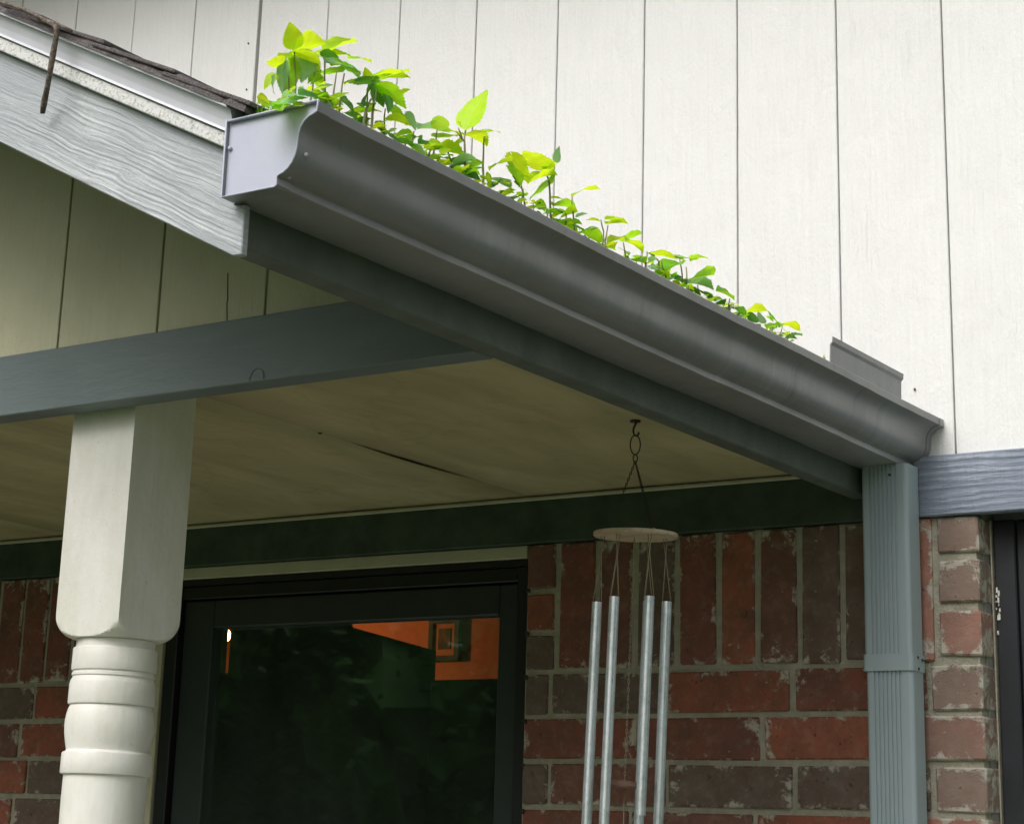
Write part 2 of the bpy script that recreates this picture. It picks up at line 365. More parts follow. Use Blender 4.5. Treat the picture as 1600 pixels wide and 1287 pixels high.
def tube(bm, pts, r, seg=8, r1=None, closed=False):
    pts = [Vector(p) for p in pts]; n = len(pts); rings = []
    prev = None
    for i, p in enumerate(pts):
        if closed: d = (pts[(i + 1) % n] - pts[i - 1])
        else: d = pts[min(i + 1, n - 1)] - pts[max(i - 1, 0)]
        d.normalize()
        if prev is None:
            a = Vector((0, 0, 1)) if abs(d.z) < .9 else Vector((1, 0, 0)); u = d.cross(a).normalized()
        else: u = (prev - d * prev.dot(d)).normalized()
        prev = u; v = d.cross(u)
        rr = r if r1 is None else r + (r1 - r) * i / max(1, n - 1)
        rings.append([bm.verts.new(p + (u * math.cos(2 * math.pi * k / seg) + v * math.sin(2 * math.pi * k / seg)) * rr) for k in range(seg)])
    for i in range(n if closed else n - 1):
        a, b = rings[i], rings[(i + 1) % n]
        for k in range(seg): bm.faces.new((a[k], a[(k + 1) % seg], b[(k + 1) % seg], b[k]))
    if not closed:
        bm.faces.new(rings[0]); bm.faces.new(rings[-1][::-1])
    return bm
def T(*a, **k): return tube(bmesh.new(), *a, **k)
def sheet(bm, prof, y0, y1, th, ny=1):
    """thin bent sheet: profile in xz, run along y, thickness th"""
    n = len(prof); inner = []
    for i in range(n):
        a = Vector(prof[max(i - 1, 0)]); b = Vector(prof[min(i + 1, n - 1)]); d = (b - a).normalized(); nn = Vector((-d.y, d.x))
        inner.append((prof[i][0] + nn.x * th, prof[i][1] + nn.y * th))
    rows = []
    for j in range(ny + 1):
        y = y0 + (y1 - y0) * j / ny
        dz = (.0006 * math.sin(y * 9) + .0008 * noise.noise(Vector((5, y * 14, 1)))) if ny > 1 else 0; dx = ((.0009 * noise.noise(Vector((0, y * 4, 3)))) + .0003 * noise.noise(Vector((2, y * 17, 3)))) if ny > 1 else 0
        rows.append(([bm.verts.new((x + dx, y, z + dz)) for x, z in prof], [bm.verts.new((x + dx, y, z + dz)) for x, z in inner]))
    for j in range(ny):
        (o0, i0), (o1, i1) = rows[j], rows[j + 1]
        for k in range(n - 1):
            bm.faces.new((o0[k], o0[k + 1], o1[k + 1], o1[k])); bm.faces.new((i0[k], i1[k], i1[k + 1], i0[k + 1]))
        bm.faces.new((o0[0], o1[0], i1[0], i0[0])); bm.faces.new((o0[-1], i0[-1], i1[-1], o1[-1]))
    for (o, i) in (rows[0], rows[-1]):
        for k in range(n - 1): bm.faces.new((o[k], i[k], i[k + 1], o[k + 1]))
    return bm

GZ = -2.35
# ------------------------------------------------------------------ ground
o = link('lawn', B(-150, 150, -150, 150, GZ - .2, GZ - .05), m_grass, kind='structure')
o = link('porch_slab', B(-3.3, 1.2, -2.0, -.012, GZ - .15, GZ, bev=.01), m_conc, kind='structure')

# ------------------------------------------------------------------ house
house = thing('house', (0, 0, GZ), 'house front with white grooved board siding above red brick and a dark glazed door', 'house')
# openings: door x -1.625..-.703 up to z -.107 ; window x .19..1.1, z -.0804 .. -1.3
DX0, DX1, DZ = -1.628, -.703, -.107
wall = bmesh.new()
box(wall, -3.6, 2.0, .02, .10, .0, 2.0)
box(wall, -3.6, DX0 - .03, .02, .10, GZ, -.001); box(wall, DX1 + .001, .178, .02, .10, GZ, -.001)
box(wall, DX0 - .029, DX1, .02, .10, DZ + .03, -.001)
box(wall, .2, 2.0, .075, .10, GZ, -.001); box(wall, .1781, .1999, .0745, .10, GZ, -.001)
link('wall_core', wall, m_wallback, house)
gx = .1435
pos = [gx + .2032 * k for k in range(-17, 9)]
for i in range(len(pos) - 1):
    x0, x1 = pos[i], pos[i + 1]
    gl = rnd.uniform(.0010, .0019) if abs(x0 + 1.482) > .02 else .0045; gr = rnd.uniform(.0010, .0019) if abs(x1 + 1.482) > .02 else .0045
    j = rnd.uniform(-.0006, .0006)
    link('siding_board', B(x0 + gl, x1 - gr, 0 + j, .018, .0235, 1.95, bev=.0014), m_siding, house)
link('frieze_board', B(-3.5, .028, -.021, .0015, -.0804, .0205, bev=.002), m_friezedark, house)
link('frieze_board', B(.0295, 1.99, -.021, .0015, -.0804, .0215, bev=.002), m_frieze, house)
link('soffit', B(-3.55, 2.0, -.50, -.001, 1.66, 1.672), m_siding, house)
link('eave_fascia', B(-3.6, 2.05, -.525, -.501, 1.64, 1.80, bev=.003), m_frieze, house)
link('main_roof', P([(-3.6, 1.801), (2.05, 1.801), (2.05, 1.83), (-3.6, 1.83)], -.56, .3), m_shingle, house)
# nail heads and a small knob on the siding
for (u, v) in ((388, 68), (385, 140), (1429, 608)):
    nb = bmesh.new(); p = at(u, v, 'y', -.002); bmesh.ops.create_uvsphere(nb, u_segments=8, v_segments=6, radius=.0022, matrix=Matrix.Translation(p))
    link('nail_head', nb, m_rust, house, True)

# brickwork ---------------------------------------------------------
CR = .0805; ZC = -.3205
brick_variants = {}
def brick(x0, x1, y0, y1, z0, z1, label=None):
    jx = rnd.uniform(-.0012, .0012); jy = rnd.uniform(-.0032, .0018)
    bm = bmesh.new(); box(bm, x0, x1, y0 + jy, y1, z0, z1, bev=.0028)
    s = rnd.random() * 99
    for v in bm.verts:
        q = Vector((v.co.x * 14 + s, v.co.y * 9, v.co.z * 14))
        v.co += Vector((noise.noise(q), .6 * noise.noise(q + Vector((9, 0, 0))) if v.co.y < y1 - .01 else 0, noise.noise(q + Vector((0, 9, 0))))) * .0030
    return link('brick', bm, m_brickpale if x0 > .02 else m_brick, house, label=label)
JH = .0052
def course(k, xa, xb, first, yf=-.01, L=.2445, yb=.055):
    """stretcher course below joint k between xa and xb, one head joint at first"""
    zt = ZC - k * CR - JH; zb = ZC - (k + 1) * CR + JH
    js = []
    x = first
    while x > xa: x -= L
    x += L
    while x < xb: js.append(x); x += L
    js = [j for j in js if j - xa > .045 and xb - j > .045]
    e = [xa] + js + [xb]
    for i in range(len(e) - 1):
        a = e[i] + (JH if i else 0); b = e[i + 1] - (JH if i < len(e) - 2 else 0)
        brick(a, b, yf, yb, zb, zt)
firsts = [-.1565, -.2140, -.154, -.2285]
NROW = 25
for k in range(NROW):
    f = firsts[k] if k < 4 else (-.156 if k % 2 == 0 else -.22) + rnd.uniform(-.008, .008)
    course(k, DX1 + .003, .18, f)
    fl = (-2.007, -2.045)[k % 2] + .0
    if k % 2 == 1: fl = -2.045
    course(k, -3.5, DX0 - .034, fl)
# soldier course beside the door and left of the post
zs1, zs0 = -.083, ZC + JH
sj = [-.635, -.547, -.468, -.381, -.298, -.220, -.141, -.062, .018, .1045]
for a, b in zip(sj, sj[1:]):
    g = .0065
    brick(a + g, b - g, -.010, .055, zs0 + rnd.uniform(-.002, .002), zs1)
x = -2.083 - .08 * 17
while x < DX0 - .1:
    a, b = x, min(x + .081, DX0 - .03)
    brick(a + .006, b - .006, -.010, .055, zs0, zs1); x += .081
hz = [-.0825, -.170, -.2475, -.3205]
for a, b in zip(hz[1:], hz):
    brick(DX1 + .003, -.635 - .006, -.010, .055, a + JH, b - (JH if b < -.09 else 0))
pz = [-.0825, -.1475, -.2305, -.3165]
for a, b in zip(pz[1:], pz):
    brick(.1045 + .006, .18, -.010, .055, a + JH * 1.3, b - (JH * 1.3 if b < -.09 else 0))
mo = bmesh.new()
box(mo, -3.49, DX0 - .032, -.0045, .019, GZ, -.0815); box(mo, DX1 + .0005, .1745, -.0045, .056, GZ, -.0815)
link('mortar', mo, m_mortar, house)

# patio door ---------------------------------------------------------
door = link('patio_door', B(DX0, DX1, .03, .07, DZ - .012, DZ + .0, bev=.001), m_dark, house)
fr = bmesh.new()
box(fr, DX0 + .001, DX0 + .034, -.002, .066, GZ, DZ - .013, bev=.002); box(fr, DX1 - .026, DX1 - .001, -.002, .066, GZ, DZ - .013, bev=.002)
box(fr, DX0 + .035, DX1 - .027, .004, .066, DZ - .040, DZ - .013, bev=.002)
box(fr, DX0 + .0015, DX1 - .0015, -.001, .028, DZ - .0126, DZ - .0002)
o = link('frame', fr, m_dark, door); o.matrix_parent_inverse = Matrix()
sa = bmesh.new()
box(sa, DX0 + .036, DX0 + .118, .014, .052, GZ + .02, DZ - .042, bev=.003); box(sa, DX1 - .0765, DX1 - .028, .014, .052, GZ + .02, DZ - .042, bev=.003)
box(sa, DX0 + .119, DX1 - .0775, .014, .052, -.208, DZ - .042, bev=.003)
box(sa, DX0 + .119, DX1 - .0775, .014, .052, GZ + .02, GZ + .14, bev=.003)
o = link('sash', sa, m_sash, door); o.matrix_parent_inverse = Matrix()
o = link('glass_pane', B(DX0 + .110, DX1 - .072, .032, .036, GZ + .13, -.205), m_glass, door); o.matrix_parent_inverse = Matrix()
ga = bmesh.new()
for k in range(12):      # rubber lugs of the seal poking out along the brick edge
    z = DZ - .06 - k * .0805
    tube(ga, [(DX1 + .002, -.006, z), (DX1 + .007, -.0125, z - .002)], .0045, 6)
o = link('door_seal', ga, m_hook, door, True); o.matrix_parent_inverse = Matrix()
link('door_casing', B(DX0 - .03, DX1 - .001, -.008, .012, DZ + .0015, -.0815, bev=.0015), m_casing, house)
link('door_casing', B(DX0 - .029, DX0 - .002, -.008, .012, GZ, DZ + .0, bev=.0015), m_casing, house)

# window at the far right -------------------------------------------
win = link('window', B(.205, 1.4, .058, .072, -1.5, -.084), m_navy, house)
wf = bmesh.new()
box(wf, .186, .222, .045, .074, -1.5, -.083, bev=.002); box(wf, .2225, .262, .0500, .0735, -1.5, -.083, bev=.003); box(wf, .2625, 1.4, .0530, .0735, -.13, -.083, bev=.002)
o = link('frame', wf, m_navy, win); o.matrix_parent_inverse = Matrix()
o = link('glass_pane', B(.2625, 1.38, .053, .0575, -1.48, -.131), m_glass, win); o.matrix_parent_inverse = Matrix()
cb = bmesh.new()
for k in range(16):
    z = -.19 - abs(rnd.gauss(0, .06)) - .0 * k
    s = rnd.uniform(.0015, .004); xx = .186 + rnd.uniform(.0, .006)
    box(cb, xx, xx + s * .8, .0425, .0445, z - s * rnd.uniform(1, 3), z, bev=.0004)
o = link('paint_chips', cb, m_post, win, kind='stuff'); o.matrix_parent_inverse = Matrix()
link('window_caulk', B(.1805, .1830, .044, .056, -1.5, -.0825), m_mortar, house)

# room behind the door ----------------------------------------------
rm = bmesh.new()
box(rm, -4.6, -.65, .11, 2.6, .22, .26)
link('room_ceiling', rm, m_inter, kind='structure')
link('room_floor', B(-4.6, -.65, .11, 2.6, GZ - .04, GZ), m_roomdark, kind='structure')
sw = bmesh.new(); box(sw, -4.64, -4.6, .11, 2.6, GZ, .22); box(sw, -.69, -.0, .101, .16, GZ, .22); box(sw, -.69, -.65, .161, 2.6, GZ, .22)
link('room_side_wall', sw, m_inter, kind='structure')
link('room_back_wall', B(-4.6, -.69, 2.5, 2.56, GZ, .22), m_orange, kind='structure')
pt = bmesh.new()
prism(pt, [(-2.774, GZ), (-2.006, GZ), (-2.006, -.086), (-2.312, -.010), (-2.38, .218), (-2.774, .218)], 1.5, 1.52)
box(pt, -4.58, -2.803, 1.5, 1.52, GZ, .218); box(pt, -2.8025, -2.7745, 1.501, 1.519, GZ, -.135)
box(pt, -2.003, -.70, 1.5, 1.9, GZ, -.171)
link('room_partition', pt, m_roomdark, kind='structure')
pf = thing('framed_picture', (-2.66, 2.49, .03), 'small square picture in a dark frame on the orange wall seen through the door', 'picture')
px0, px1, pz0, pz1 = -2.724, -2.597, -.004, .142
link('picture_frame', prism(prism(prism(P([(px0, pz0), (px0 + .018, pz0), (px0 + .018, pz1), (px0, pz1)], 2.47, 2.495), [(px1 - .018, pz0), (px1, pz0), (px1, pz1), (px1 - .018, pz1)], 2.47, 2.495),
     [(px0 + .0185, pz0), (px1 - .0185, pz0), (px1 - .0185, pz0 + .018), (px0 + .0185, pz0 + .018)], 2.47, 2.495), [(px0 + .0185, pz1 - .018), (px1 - .0185, pz1 - .018), (px1 - .0185, pz1), (px0 + .0185, pz1)], 2.47, 2.495), m_roomdark, pf)
link('picture_mat', B(px0 + .0186, px1 - .0186, 2.48, 2.494, pz0 + .0186, pz1 - .0186), m_orange, pf)
link('picture_print', B(px0 + .038, px1 - .038, 2.476, 2.4795, pz0 + .04, pz1 - .035), mat_speckle('dark_print', C4(.05, .03, .02), C4(.22, .07, .03), 30, .0001), pf)
lampc = at(354, 992, 'y', 1.95)
lp = thing('hanging_lamp', lampc, 'small lit lamp glowing warm behind the door glass', 'lamp')
lb = bmesh.new(); bmesh.ops.create_uvsphere(lb, u_segments=16, v_segments=10, radius=.014, matrix=Matrix.Translation(lampc) @ Matrix.Diagonal((1, 1, 1.5, 1)))
link('bulb', lb, mat_emit('bulb_glow', C4(1, .60, .28), 9), lp, True)
link('lamp_rod', tube(T([lampc + Vector((0, 0, .03)), (lampc.x, lampc.y, .2195)], .003, 8), [(lampc.x, lampc.y, .21), (lampc.x, lampc.y, .2199)], .03, 16), m_dark, lp)
pl = bpy.data.lights.new('bulb_light', 'POINT'); pl.energy = 10; pl.color = (1, .55, .25); pl.shadow_soft_size = .03
po = bpy.data.objects.new('bulb_light', pl); COL.objects.link(po); po.location = lampc + Vector((.045, .03, -.01))

# ------------------------------------------------------------------ porch roof
porch = thing('porch_roof', (-1.6, -.8, 0), 'gabled porch roof with pale rake boards, a blue grey beam and a tan ceiling', 'porch')
YF, YR = -1.668, -1.658
def zr(x, c): return c - .5095 * x
XR = -1.6
# rake boards (right slope in view, left slope beyond the ridge)
rk = P([(-.0035, -.0035), (-.0035, .056), (XR, zr(XR, .0555)), (XR, zr(XR, -.0525)), (.0005, -.0585), (.0125, -.0590), (.0125, -.0035)], YF, YR, bev=.0012)
link('rake_board', rk, m_rake, porch)
def mir(pts): return [(2 * XR - x, z) for x, z in pts]
link('rake_board', P(mir([(0, .0555), (XR + .001, zr(XR, .0555)), (XR + .001, zr(XR, -.0525)), (0, -.0525)]), YF, YR, bev=.0012), m_rake, porch)
link('rake_trim', P([(-.003, .0570), (-.003, .0735), (XR, zr(XR, .0725)), (XR, zr(XR, .0560))], YF - .0115, YR, bev=.0012), m_trimrough, porch)
link('rake_trim', P(mir([(0, .0565), (0, .0725), (XR + .001, zr(XR, .0725)), (XR + .001, zr(XR, .0565))]), YF - .0115, YR, bev=.0012), m_trimrough, porch)
# drip edge: curved pale metal moulding above the trim
def drip(sgn):
    prof = [(-.0180, .0006), (-.0165, .0005), (-.0150, .004), (-.0165, .012), (-.0190, .020), (-.0215, .0265), (-.0285, .0275), (-.0287, .0303), (-.0200, .0300), (-.0200, .0335), (.04, .0335), (.04, .0005)]
    bm = bmesh.new(); n = len(prof)
    for part in (0,):
        rings = []
        for X in (-.0005, XR):
            z0 = .0735 - .5095 * X if X > -.01 else zr(XR, .0730)
            xx = X if sgn > 0 else 2 * XR - X - .001
            rings.append([bm.verts.new((xx, YF + .003 + a, z0 + b)) for a, b in prof])
        for k in range(n): bm.faces.new((rings[0][k], rings[0][(k + 1) % n], rings[1][(k + 1) % n], rings[1][k]))
        bm.faces.new(rings[0]); bm.faces.new(rings[1][::-1])
    return bm
link('drip_edge', drip(1), m_drip, porch); link('drip_edge', drip(-1), m_drip, porch)
link('roof_deck', P([(.005, .084), (.005, .104), (XR, zr(XR, .106)), (XR, zr(XR, .086))], YR + .009, -.001), m_wallback, porch)
link('roof_deck', P(mir([(.005, .084), (.005, .104), (XR + .001, zr(XR, .106)), (XR + .001, zr(XR, .086))]), YR + .009, -.001), m_wallback, porch)
# shingles: courses up the slope, tabs along the eave, uneven butts
uu = Vector((-1, 0, .5095)).normalized(); nn_ = Vector((.5095, 0, 1)).normalized()
for side in (1, -1):
    for c in range(12 if side == 1 else 6):
        base = Vector((.030, 0, .1035 - .5095 * .030)) + uu * (.128 * c * (1 if side == 1 else 2))
        y = YF - .030 + rnd.uniform(-.004, .004); first = True; k = 0
        while y < -.004:
            wd = .305 if not (first and c % 2) else .15
            y1 = min(y + wd, -.002); bm = bmesh.new(); L_ = .145 if side == 1 else .27
            lift = .0055 + rnd.uniform(0, .003) + (.003 if first else 0)
            vs = []
            for t_, hz_ in ((0, lift), (L_, .0035)):
                for yy in (y + .002, y1 - .002):
                    for th in (0, .0048):
                        q = base + uu * (t_ + rnd.uniform(-.003, .003)) + nn_ * (hz_ + th + rnd.uniform(-.0008, .0008)); x_ = q.x if side == 1 else 2 * XR - q.x
                        vs.append(bm.verts.new((x_, yy, q.z)))
            for f in ((0, 1, 3, 2), (4, 6, 7, 5), (0, 4, 5, 1), (2, 3, 7, 6), (0, 2, 6, 4), (1, 5, 7, 3)): bm.faces.new([vs[i] for i in f])
            bmesh.ops.bevel(bm, geom=list(bm.edges), offset=.0012, segments=1, affect='EDGES')
            link('shingle', bm, m_shingle, porch); y = y1; first = False
# built-up ragged edge of the older roofing below the shingles
rg = bmesh.new(); prevs = None; N = 150
for i in range(N + 1):
    X = .028 + (XR - .028) * i / N
    s_ = .0045 * noise.noise(Vector((X * 38, 1, 0))) + .003 * noise.noise(Vector((X * 110, 5, 0)))
    saw = .009 * (((-X + .03) / .128) % 1)
    zb = .1025 - .5095 * X; top = zb + .0085 + s_ + saw * .6; yv = YF - .028 + .004 * noise.noise(Vector((X * 60, 9, 2)))
    ring = [rg.verts.new(q) for q in ((X, yv, zb + .001), (X, yv + .001, (zb + top) / 2), (X, yv + .003, top), (X, yv + .09, top), (X, yv + .09, zb + .001))]
    if prevs:
        for k in range(5): rg.faces.new((prevs[k], prevs[(k + 1) % 5], ring[(k + 1) % 5], ring[k]))
    else: rg.faces.new(ring)
    prevs = ring
rg.faces.new(prevs[::-1])
link('starter_shingle', rg, m_shingle, porch)
# eave board carrying the gutter
link('eave_board', B(-.0335, -.0015, YR + .003, -.0225, -.0436, .082, bev=.002), m_eave, porch)
# gable boards: grooved panel set back under the rake
YB = -1.1651
gp = [-.192, -.3947, -.598, -.801, -1.004, -1.207, -1.41, -1.6, -1.81, -2.02, -2.22, -2.43, -2.63, -2.84, -3.05]
edges = [-.036] + gp
def roofz(x): return (zr(x, .083) if x > XR else zr(2 * XR - x, .083))
for a, b in zip(edges, edges[1:]):
    xs = (b + .002, a - .002)
    zt = [roofz(x) for x in xs]
    if zt[1] < .055: zt[1] = .0535
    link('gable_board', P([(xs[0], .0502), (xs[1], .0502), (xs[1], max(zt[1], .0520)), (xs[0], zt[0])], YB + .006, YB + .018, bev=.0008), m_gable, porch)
link('gable_backing', P([(-3.1, .0505), (-.036, .0505), (-.036, .09), (XR, roofz(XR) - .002), (-3.1, roofz(-3.1) - .002)], YB + .0185, YB + .03), m_eave, porch)
# split running down one gable board
ck = bmesh.new(); zz0 = at(352, 425, 'y', YB); zz1 = at(350, 512, 'y', YB); pts = []
for i in range(12):
    q = zz0.lerp(zz1, i / 11); pts.append(Vector((q.x + .003 * noise.noise(Vector((0, 0, i * .9))), YB + .0058, q.z)))
tube(ck, pts, .0009, 5)
link('split', ck, m_hook, porch, True)
link('beam', B(-3.1, -.0340, YB, YB + .042, -.0444, .0497, bev=.0015), m_beam, porch)
kn = bmesh.new(); tube(kn, [(-.396 + .0125 * math.cos(a), YB - .0002, -.041 + .0150 * math.sin(a)) for a in [math.pi * i / 14 for i in range(15)]], .0013, 6)
link('knot', kn, m_beam, porch, True)
# ceiling panels: the far end of the seam has opened
def cpanel(x0, x1, sag):
    bm = bmesh.new(); rows = []; n = 44
    for j in range(n + 1):
        y = YB + .043 + (-.0225 - (YB + .043)) * j / n
        s_ = max(0, math.sin(math.pi * (y + .62) / .44)) if -.62 < y < -.18 else 0
        row = []
        for i in range(9):
            f = i / 8; x = x0 + (x1 - x0) * f
            z = .0086 + .0012 * noise.noise(Vector((x * 3, y * 3, 0)))
            if sag < 0: z -= 0.0048 * s_ * max(0, 1 - (x1 - x) / .3) ** 2
            row.append((x, y, z))
        rows.append(([bm.verts.new(p) for p in row], [bm.verts.new((p[0], p[1], p[2] + .0022)) for p in row]))
    for (a, b), (c, d) in zip(rows, rows[1:]):
        for i in range(8): bm.faces.new((a[i], a[i + 1], c[i + 1], c[i])); bm.faces.new((b[i], d[i], d[i + 1], b[i + 1]))
        bm.faces.new((a[0], c[0], d[0], b[0])); bm.faces.new((a[8], b[8], d[8], c[8]))
    for a, b in (rows[0], rows[-1]):
        for i in range(8): bm.faces.new((a[i], b[i], b[i + 1], a[i + 1]))
    return bm
link('ceiling_panel', cpanel(-.6895, -.0345, 1), m_ceil, porch, True)
link('ceiling_panel', cpanel(-1.91, -.6903, -1), m_ceil, porch, True)
link('ceiling_panel', cpanel(-3.1, -1.911, 0), m_ceil, porch, True)
link('ceiling_trim', B(-3.1, -.0345, -.0285, -.0215, -.0005, .0070, bev=.002), m_casing, porch)
nl = bmesh.new(); bmesh.ops.create_uvsphere(nl, u_segments=8, v_segments=6, radius=.004, matrix=Matrix.Translation((-.692, -.661, .0078)) @ Matrix.Diagonal((1, 1, .4, 1)))
link('nail_head', nl, m_hook, porch, True)

# ------------------------------------------------------------------ turned post
PX, PY, HW = -.7351, -1.0505, .0637
post = thing('porch_post', (PX, PY, GZ), 'cream turned wooden post with a square block top under the porch beam', 'post')
def lathe_square(prof_sq, n=96):
    bm = bmesh.new(); rings = []
    for z, r, sq in prof_sq:
        ring = []
        for k in range(n):
            th = 2 * math.pi * (k + .5) / n if False else 2 * math.pi * k / n + math.pi / 4
            c, s = math.cos(th), math.sin(th)
            rs = HW / max(abs(c), abs(s)); rr = min(rs, r) if sq else r
            ring.append(bm.verts.new((PX + c * rr, PY + s * rr, z)))
        rings.append(ring)
    for a, b in zip(rings, rings[1:]):
        for k in range(n): bm.faces.new((a[k], a[(k + 1) % n], b[(k + 1) % n], b[k]))
    bm.faces.new(rings[0]); bm.faces.new(rings[-1][::-1]); return bm
sqp = [(.0075, .2, 1), (-.2, .2, 1), (-.335, .0910, 1)]
for i in range(0, 13):
    a = i / 12 * math.pi / 2
    sqp.append((-.341 - .033 * math.sin(a), .0575 + .0325 * math.cos(a), 1))
bm = lathe_square(sqp)
o = link('block', bm, m_post, post)
o.data.shade_smooth(); 
try: o.data.set_sharp_from_angle(angle=R(28))
except Exception: pass
sh = [(-.3745, .0575)]
sh += [(-.384, .0575), (-.3855, .0572), (-.3865, .0605), (-.388, .0612), (-.4165, .0616), (-.4185, .0610), (-.4190, .0588), (-.4210, .0588), (-.4222, .0600), (-.4260, .0604), (-.4275, .0586),
       (-.4290, .0588), (-.432, .0606), (-.4375, .0622), (-.4640, .0626), (-.4665, .0618), (-.4675, .0585)]
for i in range(1, 14):
    a = i / 13; sh.append((-.468 - .063 * a, .0590 + .0052 * math.sin(math.pi * a ** .85)))
sh += [(-.533, .0600), (-.5345, .0640), (-.5365, .0648), (-.5625, .0652), (-.5645, .0642), (-.5655, .0598), (-.60, .0602), (-.9, .0575), (-1.5, .052), (-1.53, .058), (-1.55, .058), (-1.56, .0525), (-1.62, .0600), (-1.64, .0600)]
bm = lathe_square([(z, r, 0) for z, r in sh], 64)
o = link('shaft', bm, m_post, post); o.data.shade_smooth()
try: o.data.set_sharp_from_angle(angle=R(30))
except Exception: pass
link('base_block', B(PX - HW, PX + HW, PY - HW, PY + HW, GZ + .001, -1.6405, bev=.004), m_post, post)

# ------------------------------------------------------------------ gutter
LG = 1.6856
gutter = thing('gutter', (.05, -.84, 0), 'long grey metal rain gutter full of seedlings along the porch eave', 'gutter')
prof = [(.0, .0865), (.0, 0), (.0735, 0), (.0755, .0015), (.0748, .010), (.0775, .0125), (.0835, .0140), (.0895, .0178), (.0943, .0235), (.0975, .0300), (.0992, .0370), (.0998, .0450), (.1005, .0530), (.1028, .0600), (.1075, .0662), (.1135, .0702), (.1200, .0722), (.1238, .0735), (.1243, .0845), (.1235, .0855), (.1130, .0855), (.1125, .0800)]
o = link('trough', sheet(bmesh.new(), prof, -LG + .002, -.006, .0011, 110), m_gutter, gutter)
o.data.shade_smooth(); o.data.set_sharp_from_angle(angle=R(38))
cprof = [(.0002, .0870)] + [(.0002, .0002)] + prof[2:20]
def cap(y0, y1, mat, m2, name):
    bm = P([(x, z) for x, z in cprof[:-1]] + [(.1235, .0845)], y0, y1)
    o = link(name, bm, mat, gutter); return o
cap(-LG - .0005, -LG + .0012, m_cap, None, 'end_cap')
cap(-.0055, -.0042, m_gutter, None, 'end_cap')
def grow(pr, d):
    out = []; n = len(pr)
    for i in range(n):
        a = Vector(pr[max(i - 1, 0)]); b = Vector(pr[min(i + 1, n - 1)]); t = (b - a).normalized(); nn = Vector((t.y, -t.x))
        out.append((pr[i][0] + nn.x * d, pr[i][1] + nn.y * d))
    return out
for ya, yb_ in ((-LG - .0055, -LG + .014), (-.020, -.0030)):
    fl = sheet(bmesh.new(), grow(cprof[:-1], .0012), ya, yb_, .0010)
    o = link('cap_flange', fl, m_gutter, gutter); o.data.shade_smooth(); o.data.set_sharp_from_angle(angle=R(38))
# hemmed rim round the near cap and rivets
rim = bmesh.new(); tube(rim, [(x, -LG - .0058, z) for x, z in grow(cprof, .0006)], .0011, 6); box(rim, .0012, .1228, -LG - .0060, -LG - .0006, .0842, .0862)
link('cap_rim', rim, m_cap, gutter, True)
rv = bmesh.new()
for (x, y, z) in ((.1005, -LG + .009, .034), (.080, -LG + .008, .0128), (.004, -LG - .002, .055)):
    bmesh.ops.create_uvsphere(rv, u_segments=10, v_segments=6, radius=.0026, matrix=Matrix.Translation((x, y, z)))
link('rivet', rv, m_cap, gutter, True)
for y in (-1.25, -.72, -.26):
    link('hanger_strap', B(.002, .1105, y, y + .02, .0755, .0768), m_gutter, gutter)
# splash guard standing behind the front lip near the wall
sp_y0, sp_y1 = -.402, -.128
SG = [(.1030, .078), (.1030, .105), (.1036, .1262), (.1072, .1305), (.1078, .1385)]
sg = link('splash_guard', sheet(bmesh.new(), SG, sp_y0, sp_y1, .0016), m_gutter, gutter, label='bent grey metal guard standing above the gutter lip near the wall')
# litter inside
lt = bmesh.new(); rows = []
for j in range(120):
    y = -LG + .003 + (LG - .012) * j / 119
    rows.append([lt.verts.new((x, y, .052 + .012 * noise.noise(Vector((x * 40, y * 12, 0))) + .005 * noise.noise(Vector((x * 150, y * 90, 4))))) for x in [.002 + .0106 * i for i in range(9)]])
for a, b in zip(rows, rows[1:]):
    for i in range(8): lt.faces.new((a[i], a[i + 1], b[i + 1], b[i]))
for i, r_ in enumerate(rows[0]): pass
bt = [[lt.verts.new((x_, r[0].co.y, .003)) for x_ in (.003, .068)] for r in (rows[0], rows[-1])]
lt.faces.new([rows[0][0]] + [bt[0][0], bt[0][1]] + rows[0][::-1][:-1]); lt.faces.new([bt[0][0], bt[0][1], bt[1][1], bt[1][0]])
o = link('leaf_litter', lt, m_soil, kind='stuff'); tag(o, 'dark rotted leaf litter lying in the grey gutter', 'litter')

# ------------------------------------------------------------------ downspout
ds = thing('downspout', (.05, -.075, GZ), 'blue grey ribbed metal downspout under the gutter beside the brick pier', 'downspout')
def dsprof(x0, x1, y0, y1, grow_=0, ribs=True):
    pts = []; r = .007; x0 -= grow_; x1 += grow_; y0 -= grow_; y1 += grow_
    def corner(cx, cy, a0):
        for i in range(5):
            a = R(a0 + 90 * i / 4); pts.append((cx + r * math.cos(a), cy + r * math.sin(a)))
    corner(x0 + r, y1 - r, 90); corner(x0 + r, y0 + r, 180)
    if ribs:
        n = 7; m0 = x0 + .012; stp = (x1 - x0 - .030) / n
        for i in range(n):
            a = m0 + stp * i
            pts += [(a, y0), (a + stp * .30, y0), (a + stp * .42, y0 + .0028), (a + stp * .78, y0 + .0028), (a + stp * .9, y0)]
    corner(x1 - r, y0 + r, 270); corner(x1 - r, y1 - r, 0)
    return pts
def pipe(bm, pts, z0, z1):
    a = [bm.verts.new((x, y, z0)) for x, y in pts]; b = [bm.verts.new((x, y, z1)) for x, y in pts]; n = len(pts)
    for i in range(n): bm.faces.new((a[i], a[(i + 1) % n], b[(i + 1) % n], b[i]))
    bm.faces.new(a[::-1]); bm.faces.new(b); return bm
DA, DB, DY0, DY1 = .0085, .0900, -.083, -.030
o = link('pipe', pipe(bmesh.new(), dsprof(DA, DB, DY0, DY1), -.326, -.0005), m_down, ds, label='upper ribbed length of pipe')
